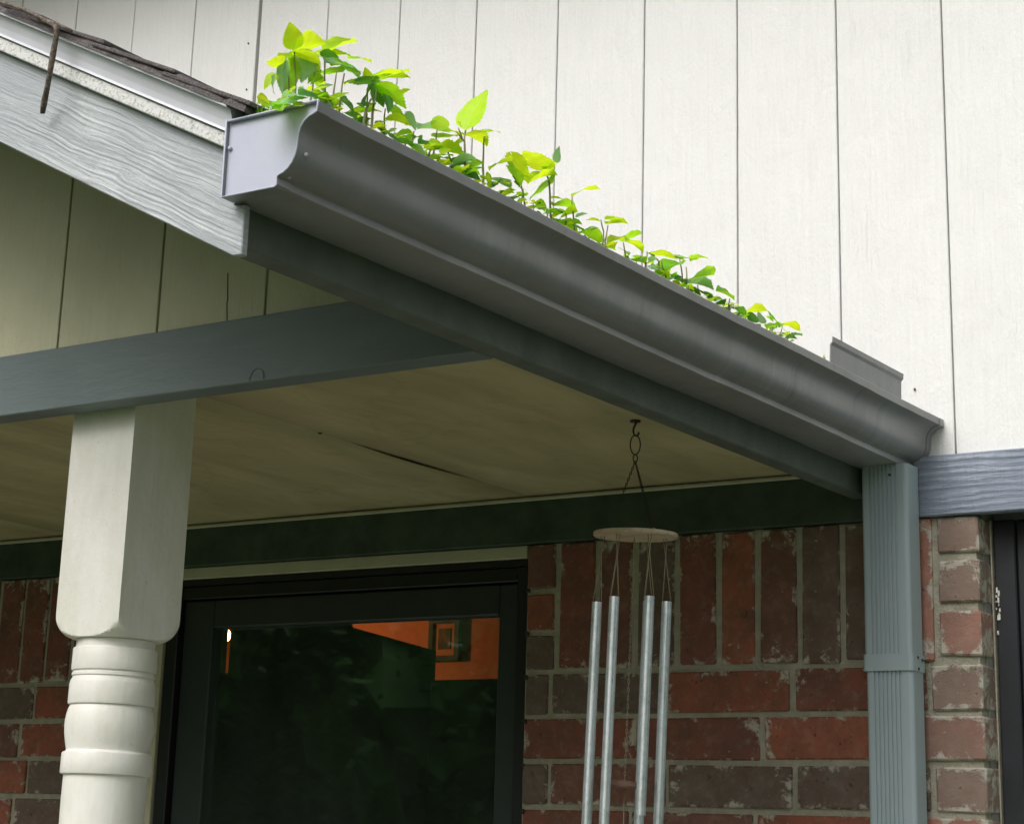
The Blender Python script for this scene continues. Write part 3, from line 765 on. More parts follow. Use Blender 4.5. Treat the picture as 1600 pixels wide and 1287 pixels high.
o = link('pipe', pipe(bmesh.new(), dsprof(DA + .0015, DB + .0005, DY0 + .0015, DY1 - .0015), GZ + .03, -.3262), m_down, ds, label='lower ribbed length of pipe')
link('strap', pipe(bmesh.new(), dsprof(DA, DB, DY0, DY1, .0022, False), -.3395, -.3125), m_down, ds)
sc = bmesh.new()
for (x, y, z) in ((DB + .002, -.062, -.317), (DB + .002, -.045, -.320), (DB + .002, -.060, -.335)):
    bmesh.ops.create_uvsphere(sc, u_segments=8, v_segments=6, radius=.0026, matrix=Matrix.Translation((x, y, z)))
tube(sc, [(DB + .001, -.04, -.319), (DB + .008, -.03, -.322)], .0014, 6)
tube(sc, [(.060, DY0 - .002, -.0185), (.060, DY0 + .002, -.0185)], .002, 8)
link('screw', sc, m_hook, ds, True)
link('wall_bracket', B(.03, .07, -.0305, -.0115, -.336, -.318), m_down, ds)

# ------------------------------------------------------------------ wind chime
hk = Vector((-.174, -.52, .0086))
hook = thing('ceiling_hook', hk, 'small dark iron hook screwed into the tan porch ceiling', 'hook')
hb = bmesh.new(); bmesh.ops.create_cone(hb, cap_ends=True, segments=16, radius1=.0085, radius2=.0085, depth=.0022, matrix=Matrix.Translation(hk + Vector((0, 0, -.0013))))
link('plate', hb, m_hook, hook, True)
ax = Vector((.87, .5, 0))       # plane of the hook bend
hp = [hk + ax * a + Vector((0, 0, b)) for a, b in ((.001, -.002), (.0005, -.006), (-.0025, -.012), (-.003, -.018), (-.001, -.0235), (.003, -.0245), (.0052, -.0215), (.0056, -.0185))]
link('bent_rod', T(hp, .0016, 8), m_hook, hook, True)
wc = thing('wind_chime', hk + Vector((0, 0, -.6)), 'wind chime of silver tubes hanging under a tan wooden disc from the porch ceiling', 'wind chime')
def ring_pts(c, rx, rz, axis, n=20, tilt=0):
    return [c + axis * (rx * math.cos(2 * math.pi * k / n)) + Vector((0, 0, rz * math.sin(2 * math.pi * k / n))) for k in range(n)]
c0 = hk + Vector((.0005, 0, -.0385)); link('hanging_ring', T(ring_pts(c0, .0078, .0155, ax), .0010, 6, closed=True), m_hook, wc, True)
c1 = c0 + Vector((.0003, 0, -.0215)); link('chain_link', T(ring_pts(c1, .0034, .0062, ax, 14), .0009, 6, closed=True), m_hook, wc, True)
DC = hk + Vector((.003, 0, -.180)); RD = .0650
dirs = [Vector((math.cos(a), math.sin(a), 0)) for a in (R(205), R(-20), R(80))]
st0 = c1 + Vector((0, 0, -.005))
for d in dirs:
    e = DC + d * .043 + Vector((0, 0, .003)); ch = bmesh.new(); n = 26
    for k in range(n):
        q = st0.lerp(e, (k + .5) / n); dd = (e - st0).normalized(); s1 = dd.cross(Vector((0, 0, 1))).normalized() if k % 2 else dd.cross(dd.cross(Vector((0, 0, 1)))).normalized()
        L_ = (e - st0).length / n * .72
        tube(ch, [q + dd * (L_ * math.cos(a)) + s1 * (.0015 * math.sin(a)) for a in [2 * math.pi * i / 8 for i in range(8)]], .00055, 4, closed=True)
    link('chain', ch, m_hook, wc, True)
db = bmesh.new(); bmesh.ops.create_cone(db, cap_ends=True, segments=64, radius1=RD, radius2=RD, depth=.0065, matrix=Matrix.Translation(DC) @ Matrix.Rotation(R(1.3), 4, 'Y') @ Matrix.Rotation(R(1.5), 4, 'X'))
bmesh.ops.bevel(db, geom=[e for e in db.edges if e.is_boundary is False and len(e.link_faces) == 2 and e.calc_face_angle(0) > 1], offset=.0012, segments=2, affect='EDGES')
link('suspension_disc', db, m_disc, wc)
kb = bmesh.new()
for d in dirs: bmesh.ops.create_uvsphere(kb, u_segments=8, v_segments=6, radius=.0028, matrix=Matrix.Translation(DC + d * .043 + Vector((0, 0, .004))))
link('knot', kb, m_cord, wc, True)
f_ax = DC - CAMP['c']; f_ax.z = 0; f_ax.normalize(); s_ax = f_ax.cross(Vector((0, 0, 1)))   # across and away
RTU = .0535
tb = [(-1.0, 0, .104, .40), (-.5, -.86, .101, .47), (.48, -.87, .099, .318), (.98, .1, .100, .43), (.45, .87, .095, .36), (-.52, .86, .096, .50)]
for i, (s_, f_, dz, L_) in enumerate(tb):
    top = DC + s_ax * (RTU * s_ - .004) + f_ax * (RTU * f_) + Vector((0, 0, -dz))
    lean = (s_ax * -.035 + f_ax * .01)
    bot = top + Vector((0, 0, -L_)) + lean * L_ * .9
    bm = bmesh.new(); seg = 24; d = (bot - top).normalized(); u = d.cross(Vector((1, 0, 0))).normalized(); v = d.cross(u); ro, ri = .0076, .0064
    ringv = []
    for (q, rr) in ((top, ro), (bot, ro), (bot, ri), (top, ri)):
        ringv.append([bm.verts.new(q + (u * math.cos(2 * math.pi * k / seg) + v * math.sin(2 * math.pi * k / seg)) * rr) for k in range(seg)])
    for a in range(4):
        A_, B_ = ringv[a], ringv[(a + 1) % 4]
        for k in range(seg): bm.faces.new((A_[k], A_[(k + 1) % seg], B_[(k + 1) % seg], B_[k]))
    tu = link('tube', bm, m_tube, wc, True)
    tu.data.set_sharp_from_angle(angle=R(40))
    cs = bmesh.new()
    for sg_ in (-1, 1):
        tube(cs, [DC + (top - DC).normalized() * 0 + s_ax * (RTU * s_ * .9 - .002 + .0028 * sg_ * -1) + f_ax * (RTU * f_ * .9) + Vector((0, 0, -.003)), top + s_ax * .0068 * sg_ + Vector((0, 0, -.004))], .00065, 5)
    link('cord', cs, m_cord, wc, True)
    cap_ = bmesh.new(); tube(cap_, [top + s_ax * -.0074 + Vector((0, 0, -.005)), top + s_ax * .0074 + Vector((0, 0, -.005))], .0013, 6)
    link('cross_pin', cap_, m_band, wc, True)
SC = DC + Vector((-.014, .0, -.372))
cc = bmesh.new(); e0 = DC + Vector((-.002, 0, -.003)); n = 60
for k in range(n):
    q = e0.lerp(SC, (k + .5) / n); s1 = s_ax if k % 2 else f_ax
    tube(cc, [q + Vector((0, 0, .0040 * math.cos(a))) + s1 * (.0014 * math.sin(a)) for a in [2 * math.pi * i / 8 for i in range(8)]], .0005, 4, closed=True)
link('centre_chain', cc, m_cord, wc, True)
sb = bmesh.new(); bmesh.ops.create_cone(sb, cap_ends=True, segments=40, radius1=.036, radius2=.036, depth=.010, matrix=Matrix.Translation(SC) @ Matrix.Rotation(R(4), 4, 'Y'))
bmesh.ops.bevel(sb, geom=[e for e in sb.edges if e.calc_face_angle(0) > 1], offset=.002, segments=2, affect='EDGES')
link('striker', sb, mat_speckle('reddish_wooden_striker', C4(.23, .13, .10), C4(.16, .09, .07), 30, .0004, .6), wc)
link('sail_cord', T([SC, SC + Vector((-.004, 0, -.24))], .0008, 5), m_cord, wc, True)
sl_ = SC + Vector((-.004, 0, -.27)); sb = bmesh.new(); bmesh.ops.create_cone(sb, cap_ends=True, segments=32, radius1=.03, radius2=.03, depth=.006, matrix=Matrix.Translation(sl_) @ Matrix.Rotation(R(90), 4, 'X'))
link('wind_sail', sb, m_disc, wc)

# ------------------------------------------------------------------ twig hooked over the rake
tp = [at(u, v, 'y', yy) for u, v, yy in ((62, 30, YF - .028), (72, 33, YF - .036), (82, 37, YF - .044), (88, 44, YF - .046), (88, 58, YF - .042), (83, 85, YF - .040), (78, 115, YF - .034), (73, 140, YF - .026), (69, 162, YF - .018), (67, 177, YF - .014))]
tw = bmesh.new(); tube(tw, tp, .0030, 9, r1=.0036)
for v in tw.verts: v.co += Vector((noise.noise(v.co * 120), noise.noise(v.co * 110 + Vector((5, 0, 0))), 0)) * .0012
o = link('twig', tw, m_twig, None, True); tag(o, 'brown twig hooked over the shingle edge and hanging down the pale rake board', 'twig')
tw = bmesh.new(); tube(tw, [at(u, v, 'y', YF - .036) for u, v in ((0, 3), (20, 9), (40, 16), (58, 26), (78, 34), (95, 40), (112, 49))], .0028, 7, r1=.0016)
o = link('twig', tw, m_twig, None, True); tag(o, 'thin dry twig lying along the shingles at the top left', 'twig')

# ------------------------------------------------------------------ seedlings in the gutter
def leaf_mesh(name, shape, fold, curl, ser):
    bm = bmesh.new(); uvl = bm.loops.layers.uv.new('UVMap'); n = 23; rows = []; vx = {}
    for j in range(n):
        t = j / (n - 1)
        if shape == 'heart': wv = math.sin(math.pi * min(1, t ** .60)) ** .78 * (1 - .30 * t) * 1.22
        elif shape == 'round': wv = math.sin(math.pi * t ** .8) ** .55
        else: wv = math.sin(math.pi * t ** .72) ** .95
        wv = max(wv, .012 if t in (0, 1) else .03) * .5
        wv *= 1 + ser * (.5 if j % 2 else -.5)
        row = []
        for i in range(-3, 4):
            a = abs(i) / 3; x = wv * i / 3; y = t + (ser * .16 * a if j % 2 and 0 < j < n - 1 else 0)
            y -= (.12 * a ** 2 * (1 - t) ** 3) if shape == 'heart' else 0
            x += .05 * math.sin(t * 3.0) * (1 if curl > .2 else -1)
            z = fold * abs(x) - curl * t * t - fold * .5 * x * x * 2 + .012 * math.sin(t * 17 + i * .9) * a
            vv = bm.verts.new((x, y, z)); vx[vv] = (.5 + i / 6 * wv * 2, t); row.append(vv)
        rows.append(row)
    for a, b in zip(rows, rows[1:]):
        for i in range(6): bm.faces.new((a[i], a[i + 1], b[i + 1], b[i]))
    for f in bm.faces:
        for l in f.loops: l[uvl].uv = vx[l.vert]
    me = bpy.data.meshes.new(name); bm.to_mesh(me); bm.free()
    for p in me.polygons: p.use_smooth = True
    return me
LM = {}
def leaf_data(shape, mat, var):
    k = (shape, mat.name, var)
    if k not in LM:
        f, c = ((.22, .08), (.38, .18), (.10, .26), (.5, .05))[var]
        me = leaf_mesh('leaf', shape, f, c, {'heart': .15, 'oval': .10, 'round': .03}[shape]); me.materials.append(mat); LM[k] = me
    return LM[k]
MATS = dict(y=m_young, b=m_young, m=m_mid, d=m_deep, p=m_pale)
ux, vy, fz = RT, UP, FW
def leaf(root, b, t, wpx, tone, depth, shape='heart', tip_dd=None):
    """leaf from b to t (photo pixels) seen wpx wide, standing at gutter depth x = depth"""
    A_ = at(b[0], b[1], 'x', depth)
    T_ = at(t[0], t[1], 'x', depth + (rnd.uniform(-.012, .012) if tip_dd is None else tip_dd))
    scale = (A_ - CAMP['c']).dot(FW) / CAMP['f']          # metres per photo pixel there
    L_ = (T_ - A_).length; W_ = wpx * scale
    W_real = max(W_, L_ * {'heart': .62, 'oval': .36, 'round': .52}[shape])
    Y = (T_ - A_).normalized(); view = (A_ - CAMP['c']).normalized()
    side = Y.cross(view).normalized(); dep = side.cross(Y).normalized()
    cs = min(1, W_ / W_real); sn = math.sqrt(max(0, 1 - cs * cs))
    sgn = 1 if rnd.random() < .5 else -1
    X = (side * cs + dep * sn * sgn).normalized(); Z = X.cross(Y)
    if Z.z < 0: X = -X; Z = -Z
    S = Matrix((X * W_real, Y * L_, Z * L_)).transposed().to_4x4(); S.translation = A_ - Vector(root.location)
    o = bpy.data.objects.new('leaf', leaf_data(shape, MATS[tone], rnd.randrange(4))); COL.objects.link(o)
    o.parent = root; o.matrix_basis = S; return o, A_
def stem(root, pts, depth, r=.0013, name='stem'):
    P3 = [at(u, v, 'x', depth) for u, v in pts]
    if name == 'stem':
        e = P3[-1].copy(); e.z = .050; e.x = min(e.x, .085); P3.append(e)
    q = []
    for a, b in zip(P3, P3[1:]):
        q += [a.lerp(b, i / 3) for i in range(3)]
    q.append(P3[-1])
    for i, v in enumerate(q[1:-1]): v += Vector((noise.noise(v * 60), noise.noise(v * 60 + Vector((3, 1, 0))), 0)) * .0012
    link(name, T(q, r * .7, 7, r1=r * 1.25), m_stem, root, True)
GR = 'seedlings rooted in the gutter'; ROOTS = []
def plant(label, depth, base, stems, leaves, r=.0011):
    loc = at(base[0], base[1], 'x', depth); loc.z = .048
    root = thing('seedling', loc, label, 'seedling', GR)
    for k_, s_ in enumerate(stems):
        short = k_ > 0 and s_[-1][1] < base[1] - 22
        stem(root, s_, depth, r * (.7 if short else 1), 'petiole' if short else 'stem')
    ROOTS.append((base[0], depth, root))
    for L_ in leaves:
        b, t, wpx, tone = L_[:4]; sh_ = L_[4] if len(L_) > 4 else 'heart'
        leaf(root, b, t, wpx, tone, depth + rnd.uniform(-.01, .01), sh_)
    return root
plant('tallest seedling over the gutter end, with two big yellow green leaves on top', .060, (462, 160), [[(460, 73), (461, 110), (462, 150)], [(449, 95), (452, 125), (453, 160)]],
      [((459, 74), (452, 34), 30, 'y'), ((463, 77), (500, 60), 25, 'y'), ((480, 82), (471, 128), 35, 'p'), ((466, 80), (501, 97), 15, 'y'), ((441, 99), (415, 96), 18, 'b'),
       ((447, 90), (441, 148), 20, 'p', 'oval'), ((429, 117), (412, 136), 15, 'b'), ((430, 118), (417, 147), 9, 'p', 'oval'), ((456, 92), (451, 140), 20, 'm'), ((452, 116), (456, 147), 10, 'y', 'oval'), ((440, 92), (463, 88), 10, 'y')])
plant('seedling with long split yellow leaves just right of the gutter corner', .055, (507, 160), [[(507, 84), (507, 120), (508, 155)], [(491, 112), (488, 140), (485, 160)]],
      [((508, 86), (558, 61), 17, 'y', 'oval'), ((510, 88), (549, 79), 15, 'y'), ((503, 83), (529, 86), 12, 'd'), ((509, 86), (492, 79), 11, 'b'), ((531, 113), (487, 114), 12, 'm'), ((494, 122), (508, 142), 14, 'b'), ((497, 110), (480, 130), 12, 'm'),
       ((488, 126), (500, 118), 8, 'm')])
plant('pair of thin reddish stems under a pale leaf above the gutter corner', .075, (520, 165), [[(526, 113), (523, 135), (520, 158)], [(538, 115), (534, 135), (530, 160)]],
      [((515, 99), (567, 109), 14, 'p'), ((545, 93), (582, 81), 11, 'y', 'oval'), ((537, 105), (566, 114), 12, 'm'), ((516, 158), (545, 142), 10, 'y', 'oval'), ((520, 103), (540, 97), 8, 'b'), ((553, 130), (536, 126), 8, 'y', 'oval')])
plant('low dark leaves spilling over the outer gutter corner', .095, (500, 165), [[(505, 152), (503, 160)]],
      [((447, 163), (476, 146), 13, 'p'), ((470, 148), (508, 153), 11, 'd'), ((420, 167), (448, 158), 16, 'm'), ((403, 153), (421, 162), 14, 'b'), ((498, 156), (530, 172), 11, 'd', 'oval'), ((530, 157), (566, 182), 11, 'd', 'oval'), ((538, 177), (562, 185), 6, 'd', 'oval'),
       ((440, 172), (425, 158), 14, 'm'), ((462, 166), (484, 160), 9, 'b'), ((520, 165), (500, 150), 9, 'd')])
plant('broad green seedling with a dark leaf and a long yellow tipped leaf', .055, (574, 195), [[(576, 132), (574, 150), (573, 185)]],
      [((578, 131), (540, 123), 18, 'd'), ((576, 129), (570, 105), 17, 'b'), ((581, 132), (641, 102), 17, 'b', 'oval'), ((584, 122), (630, 106), 10, 'y', 'oval'), ((567, 176), (597, 169), 10, 'b'), ((574, 172), (583, 162), 8, 'y')])
plant('seedling crowned by drooping dark star shaped leaves', .080, (582, 205), [[(588, 140), (584, 168), (581, 200)], [(580, 155), (572, 172), (568, 190)]],
      [((583, 137), (561, 160), 11, 'd'), ((590, 137), (599, 166), 22, 'd'), ((596, 133), (636, 167), 24, 'm'), ((602, 151), (607, 177), 13, 'd'), ((590, 133), (613, 131), 12, 'm'), ((627, 147), (641, 140), 8, 'y'), ((588, 142), (577, 162), 14, 'p')], .0016)
plant('seedling with bowed leaves reaching right past the groove', .062, (600, 205), [[(602, 170), (601, 185), (601, 205)], [(647, 205), (645, 222)]],
      [((602, 186), (642, 195), 14, 'b', 'oval'), ((612, 168), (637, 195), 13, 'm'), ((635, 178), (653, 203), 13, 'p'), ((588, 194), (607, 208), 9, 'p'), ((585, 192), (604, 212), 6, 'd', 'oval'), ((628, 182), (645, 192), 9, 'b')])
plant('low mound of small dark round leaves at the gutter lip', .095, (635, 225), [[(635, 215), (633, 228)]],
      [((619, 213), (643, 207), 9, 'm', 'round'), ((622, 219), (651, 227), 8, 'd'), ((650, 228), (667, 243), 8, 'p'), ((640, 222), (662, 233), 7, 'm'), ((608, 210), (630, 222), 6, 'd'), ((655, 232), (640, 226), 7, 'm')])
plant('seedling with a round bright leaf lit above its brown stem', .060, (680, 250), [[(683, 204), (680, 225), (676, 250)], [(698, 218), (699, 235), (706, 258)], [(674, 226), (671, 246)]],
      [((684, 204), (689, 177), 30, 'y', 'round'), ((686, 205), (718, 192), 18, 'y', 'oval'), ((686, 214), (713, 200), 17, 'y'), ((652, 202), (702, 203), 4, 'p', 'oval'), ((653, 226), (698, 228), 7, 'd', 'oval'), ((673, 236), (722, 228), 9, 'b', 'oval'), ((683, 249), (703, 243), 10, 'y'), ((682, 254), (704, 258), 8, 'd'), ((672, 225), (683, 218), 4, 'd', 'oval')])
plant('seedling holding up one large pointed yellow leaf', .062, (726, 260), [[(730, 196), (726, 215), (726, 245), (727, 262)], [(716, 200), (722, 216)], [(713, 206), (724, 220)]],
      [((731, 197), (760, 138), 34, 'y'), ((728, 212), (762, 226), 17, 'y'), ((708, 256), (741, 245), 17, 'p'), ((720, 196), (714, 190), 5, 'y', 'oval'), ((723, 222), (708, 232), 7, 'b', 'oval')], .0014)
plant('thin tall stem with a small yellow leaf blade', .065, (755, 290), [[(757, 214), (755, 245), (755, 290)]],
      [((752, 208), (783, 195), 10, 'y', 'oval'), ((730, 263), (755, 254), 17, 'm'), ((728, 270), (751, 281), 13, 'd'), ((761, 268), (765, 294), 9, 'y', 'oval'), ((757, 216), (762, 228), 6, 'b')], .0014)
plant('seedling with an arching leaf pair and a notched green leaf', .060, (806, 320), [[(801, 275), (814, 288), (820, 320)], [(816, 305), (814, 322)]],
      [((799, 252), (757, 246), 17, 'b', 'oval'), ((802, 275), (797, 236), 11, 'm', 'oval'), ((800, 242), (828, 285), 22, 'b'), ((800, 262), (816, 283), 13, 'm'), ((771, 279), (799, 291), 10, 'p'), ((780, 286), (771, 291), 4, 'd', 'oval'), ((811, 307), (791, 305), 5, 'd', 'oval'), ((818, 304), (812, 313), 6, 'm'), ((803, 285), (817, 295), 5, 'd', 'oval')])
plant('seedling with one broad bright leaf facing the viewer', .060, (860, 345), [[(852, 262), (859, 285), (861, 345)]],
      [((851, 264), (822, 222), 34, 'y'), ((870, 252), (871, 229), 12, 'p'), ((825, 288), (870, 269), 6, 'b', 'oval'), ((860, 288), (824, 308), 13, 'm'), ((852, 268), (872, 252), 5, 'y', 'oval'), ((845, 316), (834, 326), 5, 'd', 'oval')], .0014)
plant('seedling with a narrow upright yellow leaf', .062, (896, 360), [[(894, 307), (895, 330), (897, 358)], [(884, 333), (884, 347)]],
      [((895, 307), (928, 278), 8, 'y', 'oval'), ((864, 322), (901, 325), 8, 'm', 'oval'), ((863, 333), (880, 332), 6, 'd', 'oval'), ((881, 333), (895, 325), 9, 'b'), ((868, 346), (897, 346), 9, 'm', 'oval'), ((899, 340), (918, 331), 6, 'p', 'oval'), ((860, 310), (880, 311), 3, 'y', 'oval')])
plant('tiny sprout beside a single dark leaf on the gutter lip', .090, (856, 335), [[(856, 326), (855, 338)]],
      [((834, 325), (851, 319), 5, 'm', 'oval'), ((838, 331), (848, 334), 4, 'd', 'oval'), ((856, 336), (855, 324), 6, 'd', 'oval'), ((896, 356), (915, 356), 5, 'd', 'oval')])
plant('seedling with a folded round green leaf low on the lip', .078, (941, 380), [[(939, 343), (943, 362), (942, 385)], [(950, 352), (946, 376)]],
      [((917, 360), (937, 379), 22, 'm', 'round'), ((918, 357), (934, 356), 6, 'p', 'oval'), ((944, 343), (973, 341), 7, 'b', 'oval'), ((947, 351), (981, 347), 5, 'y', 'oval'), ((917, 345), (938, 342), 3, 'y', 'oval')])
plant('sprout with two open seed leaves and a drooping blade', .062, (976, 402), [[(974, 378), (975, 388), (977, 402)]],
      [((972, 374), (1000, 363), 10, 'm', 'round'), ((972, 375), (948, 379), 5, 'y', 'oval'), ((977, 378), (1006, 392), 4, 'b', 'oval'), ((985, 405), (1005, 398), 7, 'm')])
plant('sprout with a pale mint leaf beside the third groove', .062, (1012, 415), [[(1011, 393), (1009, 412)], [(1016, 397), (1030, 408)]],
      [((1012, 405), (1026, 404), 8, 'p', 'round'), ((1016, 395), (1053, 393), 7, 'b', 'oval'), ((1043, 399), (1069, 393), 7, 'p', 'oval'), ((1012, 396), (1024, 401), 4, 'd', 'oval')])
plant('small seedling with bright wing shaped leaves', .064, (1066, 445), [[(1062, 404), (1065, 420), (1067, 443)], [(1072, 417), (1073, 447)], [(1034, 405), (1036, 418), (1040, 432)]],
      [((1066, 405), (1088, 401), 11, 'b'), ((1078, 409), (1108, 396), 11, 'b', 'oval'), ((1063, 413), (1023, 420), 10, 'm', 'oval'), ((1051, 434), (1067, 432), 9, 'd'), ((1046, 430), (1038, 424), 5, 'b', 'oval')])
plant('sprout with one oval leaf tilted up to the right', .066, (1085, 458), [[(1090, 445), (1092, 458)]],
      [((1083, 434), (1112, 424), 13, 'm', 'round'), ((1075, 443), (1115, 449), 8, 'p', 'oval'), ((1077, 451), (1095, 457), 9, 'd'), ((1100, 456), (1112, 467), 9, 'd')])
plant('small drooping sprout before the fourth groove', .072, (1140, 478), [[(1140, 467), (1138, 480)], [(1147, 477), (1140, 477)]],
      [((1118, 455), (1149, 467), 5, 'm', 'oval'), ((1116, 470), (1137, 466), 8, 'b', 'oval'), ((1118, 474), (1131, 473), 7, 'd'), ((1146, 482), (1166, 488), 6, 'd', 'oval'), ((1165, 488), (1187, 473), 4, 'b', 'oval')])
plant('sprout with a round dark teal leaf past the fourth groove', .085, (1176, 500), [[(1172, 494), (1172, 505)]],
      [((1168, 489), (1185, 503), 13, 'd', 'round'), ((1183, 492), (1190, 503), 9, 'p', 'round'), ((1160, 494), (1175, 492), 4, 'm', 'oval')])
plant('last sprout in the row, spreading thin green blades', .070, (1219, 520), [[(1223, 506), (1219, 526)]],
      [((1206, 498), (1222, 506), 8, 'm'), ((1199, 515), (1220, 506), 5, 'm', 'oval'), ((1224, 505), (1247, 503), 3, 'b', 'oval'), ((1198, 494), (1208, 497), 3, 'm', 'oval')])
plant('flat dark sprig lying on the gutter lip nearest the splash guard', .085, (1226, 530), [[(1236, 525), (1230, 530)]],
      [((1226, 529), (1242, 524), 4, 'd', 'oval'), ((1238, 525), (1254, 523), 3, 'd', 'oval')])
plant('tiny green shoot at the left foot of the splash guard', .085, (1290, 565), [[(1289, 558), (1290, 566)]],
      [((1289, 563), (1286, 553), 4, 'm', 'oval'), ((1303, 571), (1309, 563), 3, 'm', 'oval')])
# lesser leaves crowding each seedling's foot
for i in range(150):
    u = 392 + 330 * rnd.random() ** 1.25 if i < 85 else 700 + 540 * rnd.random()
    vl = 165 + (u - 500) * .506 if u > 500 else 165 + (500 - u) * .12
    big = 1 if u < 640 else max(.5, 1 - (u - 640) / 600)
    v = vl - rnd.uniform(2, 32 * big); a = rnd.uniform(-.5, .6) + (math.pi if rnd.random() < .5 else 0); L_ = rnd.uniform(11, 22) * big
    if u < 500 and (vl - v < 6 or abs(L_ * math.sin(a)) > vl - v): v = vl - 14; a = abs(a) % .5
    if u < 445: continue
    bu, dp, rt = min(ROOTS, key=lambda q: abs(q[0] - u))
    leaf(rt, (u, v), (u + L_ * math.cos(a), v - L_ * math.sin(a) * .8), L_ * rnd.uniform(.2, .65), rnd.choice('bbbmmdpyyy'), rnd.uniform(.04, .09) if u > 520 else rnd.uniform(.075, .1), rnd.choice(('heart', 'oval')))
for i in range(74):
    u = rnd.uniform(650, 1235); vl = 165 + (u - 500) * .506; tp_ = max(.35, 1 - (u - 650) / 900)
    v = vl - rnd.uniform(2, 26) * tp_; a = rnd.uniform(-.35, .5) + (math.pi if rnd.random() < .5 else 0); L_ = rnd.uniform(13, 25) * tp_ ** .5
    bu, dp, rt = min(ROOTS, key=lambda q: abs(q[0] - u)); dpp = rnd.uniform(.045, .085)
    leaf(rt, (u, v), (u + L_ * math.cos(a), v - L_ * math.sin(a)), L_ * rnd.uniform(.14, .42), rnd.choice('bbmmdpyyy'), dpp, rnd.choice(('oval', 'oval', 'heart')))
    if i % 3 == 0: stem(rt, [(u, v), (u + rnd.uniform(-2, 2), vl + 3)], dpp, .0007, 'petiole')
# fine creeping weed at the near gutter end
wd = bmesh.new()
for i in range(230):
    u = rnd.uniform(368, 432) if i < 170 else rnd.uniform(400, 470); y = -LG + .002 + abs(rnd.gauss(0, .03)); x = rnd.uniform(.0, .06) if i < 170 else rnd.uniform(.03, .1)
    z = .084 + rnd.uniform(0, .022) * (1 if i < 170 else .6)
    q = Vector((x, y, z)); s_ = rnd.uniform(.004, .0095); d = Vector((rnd.gauss(0, 1), rnd.gauss(0, 1), rnd.uniform(-.2, .9))).normalized(); e = d.cross(Vector((rnd.gauss(0, 1), rnd.gauss(0, 1), 1))).normalized()
    n_ = d.cross(e) * .25 * s_
    vs = [wd.verts.new(q), wd.verts.new(q + d * s_ * .5 + e * s_ * .38 + n_), wd.verts.new(q + d * s_), wd.verts.new(q + d * s_ * .5 - e * s_ * .38 + n_)]
    wd.faces.new((vs[0], vs[1], vs[2])); wd.faces.new((vs[0], vs[2], vs[3]))
    if i % 4 == 0: tube(wd, [q, Vector((min(.11, max(.004, x + rnd.uniform(-.01, .01))), max(-LG + .006, y + rnd.uniform(-.005, .01)), .052))], .0005, 4)
def mat_weed():
    m = mat_leaf('weed_leaf', C4(.22, .45, .03), C4(.5, .8, .05), C4(.22, .45, .03), .5); return m
me = bpy.data.meshes.new('weed'); wd.to_mesh(me); wd.free(); me.uv_layers.new(name='UVMap')
o = linkme('weed', me, mat_weed(), kind='stuff'); tag(o, 'fine creeping green weed crowding the near end of the gutter', 'weed')

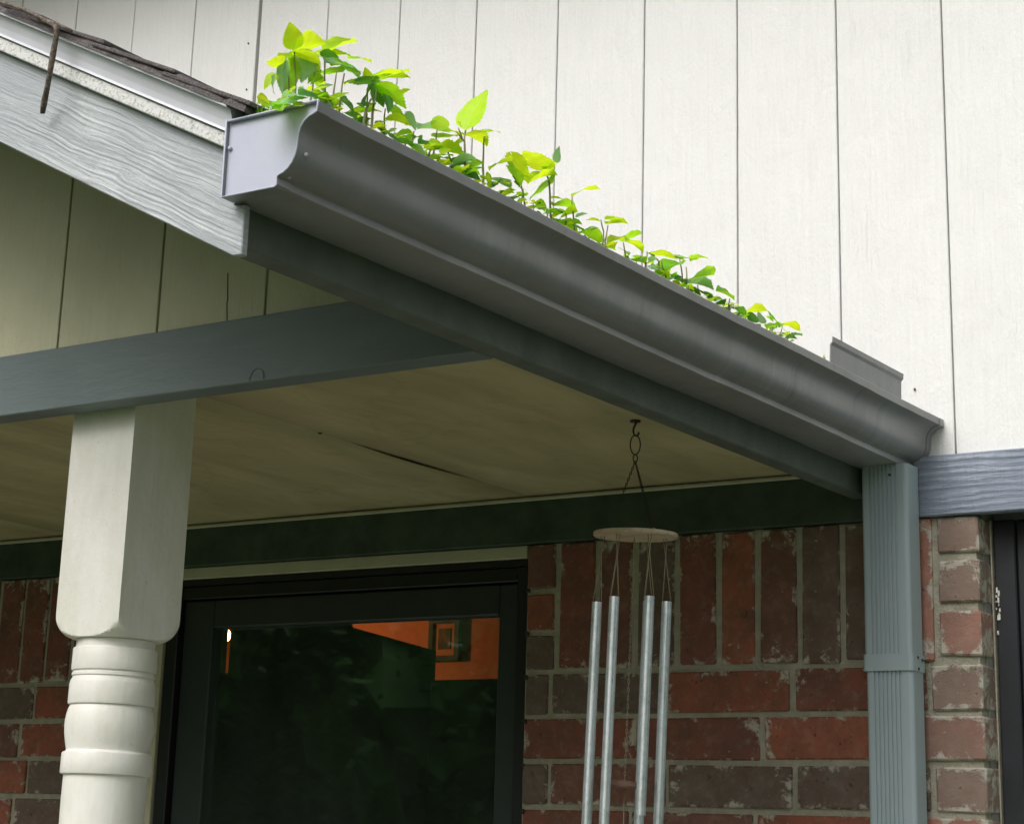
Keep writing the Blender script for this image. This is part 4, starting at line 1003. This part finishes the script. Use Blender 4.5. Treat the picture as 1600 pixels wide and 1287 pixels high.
# ------------------------------------------------------------------ trees around the garden (mirrored in the door glass, screening the right)
def tree(x, y, h, rad, label, seed):
    rr = random.Random(seed); root = thing('tree', (x, y, GZ), label, 'tree', 'garden trees')
    tk = bmesh.new(); tube(tk, [(x, y, GZ), (x + .1, y, GZ + h * .25), (x, y + .1, GZ + h * .55), (x, y, GZ + h * .85)], .17 * h / 6, 10, r1=.03)
    for k in range(7):
        a = rr.uniform(0, 6.28); z0 = GZ + h * rr.uniform(.25, .6); tube(tk, [(x, y, z0), (x + math.cos(a) * rad * .4, y + math.sin(a) * rad * .4, z0 + h * .12), (x + math.cos(a) * rad * .75, y + math.sin(a) * rad * .75, z0 + h * .2)], .06, 6, r1=.015)
    link('trunk', tk, m_bark, root, True)
    cb_ = bmesh.new(); cl = [(rr.gauss(0, rad * .45), rr.gauss(0, rad * .45), rr.uniform(.12, .95) * h, rr.uniform(.28, .5) * rad) for _ in range(34)]
    for (cx, cy, cz, cr_) in cl:
        g = bmesh.ops.create_icosphere(cb_, subdivisions=3, radius=cr_ * .75, matrix=Matrix.Translation((x + cx, y + cy, GZ + cz)))
        for v in g['verts']: v.co += Vector((noise.noise(v.co * 2.2), noise.noise(v.co * 2.2 + Vector((7, 0, 0))), noise.noise(v.co * 2.2 + Vector((0, 7, 0))))) * cr_ * .6
    me0 = bpy.data.meshes.new('tmp'); cb_.to_mesh(me0); cb_.free()
    vs = [tuple(v.co) for v in me0.vertices]; fs = [tuple(p.vertices) for p in me0.polygons]
    for i in range(NL):
        cx, cy, cz, cr_ = rr.choice(cl); d = Vector((rr.gauss(0, 1), rr.gauss(0, 1), rr.gauss(0, .9))).normalized() * cr_ * rr.uniform(.8, 1.4)
        qx, qy, qz = x + cx + d.x, y + cy + d.y, GZ + cz + d.z; s_ = rr.uniform(.035, .09)
        a = (rr.gauss(0, s_), rr.gauss(0, s_), rr.gauss(0, s_ * .6)); b = (rr.gauss(0, s_ * .6), rr.gauss(0, s_ * .6), rr.gauss(0, s_ * .5))
        k = len(vs); vs += [(qx, qy, qz), (qx + a[0] * .5 + b[0], qy + a[1] * .5 + b[1], qz + a[2] * .5 + b[2]), (qx + a[0] * 1.2, qy + a[1] * 1.2, qz + a[2] * 1.2), (qx + a[0] * .5 - b[0], qy + a[1] * .5 - b[1], qz + a[2] * .5 - b[2])]; fs.append((k, k + 1, k + 2, k + 3))
    me = bpy.data.meshes.new('crown'); me.from_pydata(vs, [], fs); linkme('crown', me, m_crown, root)
NL = 26000
for i, (x, y, h, r_, lb_) in enumerate(((-10.5, -15.5, 5.8, 2.6, 'leafy tree across the lawn, left one reflected in the door glass'), (-15.2, -13.5, 6.4, 2.8, 'leafy tree furthest left across the lawn'), (-6.2, -17, 5.4, 2.6, 'leafy tree across the lawn, right one reflected in the door glass'),
        (-12.9, -17.5, 6.6, 3.0, 'leafy tree standing behind the others across the lawn'), (-9.2, -20, 7.0, 3.2, 'leafy tree furthest back across the lawn'),
         (9.5, -5, 6.5, 2.4, 'leafy tree in the right of the garden'), (-17.5, -9, 6.5, 2.8, 'leafy tree at the left edge of the lawn'), (-19.5, -16.5, 7.5, 3.4, 'big leafy tree in the far left corner of the lawn'))):
    tree(x, y, h, r_, lb_, 40 + i)

# sweep: every child of an Empty keeps its world place
bpy.context.view_layer.update()
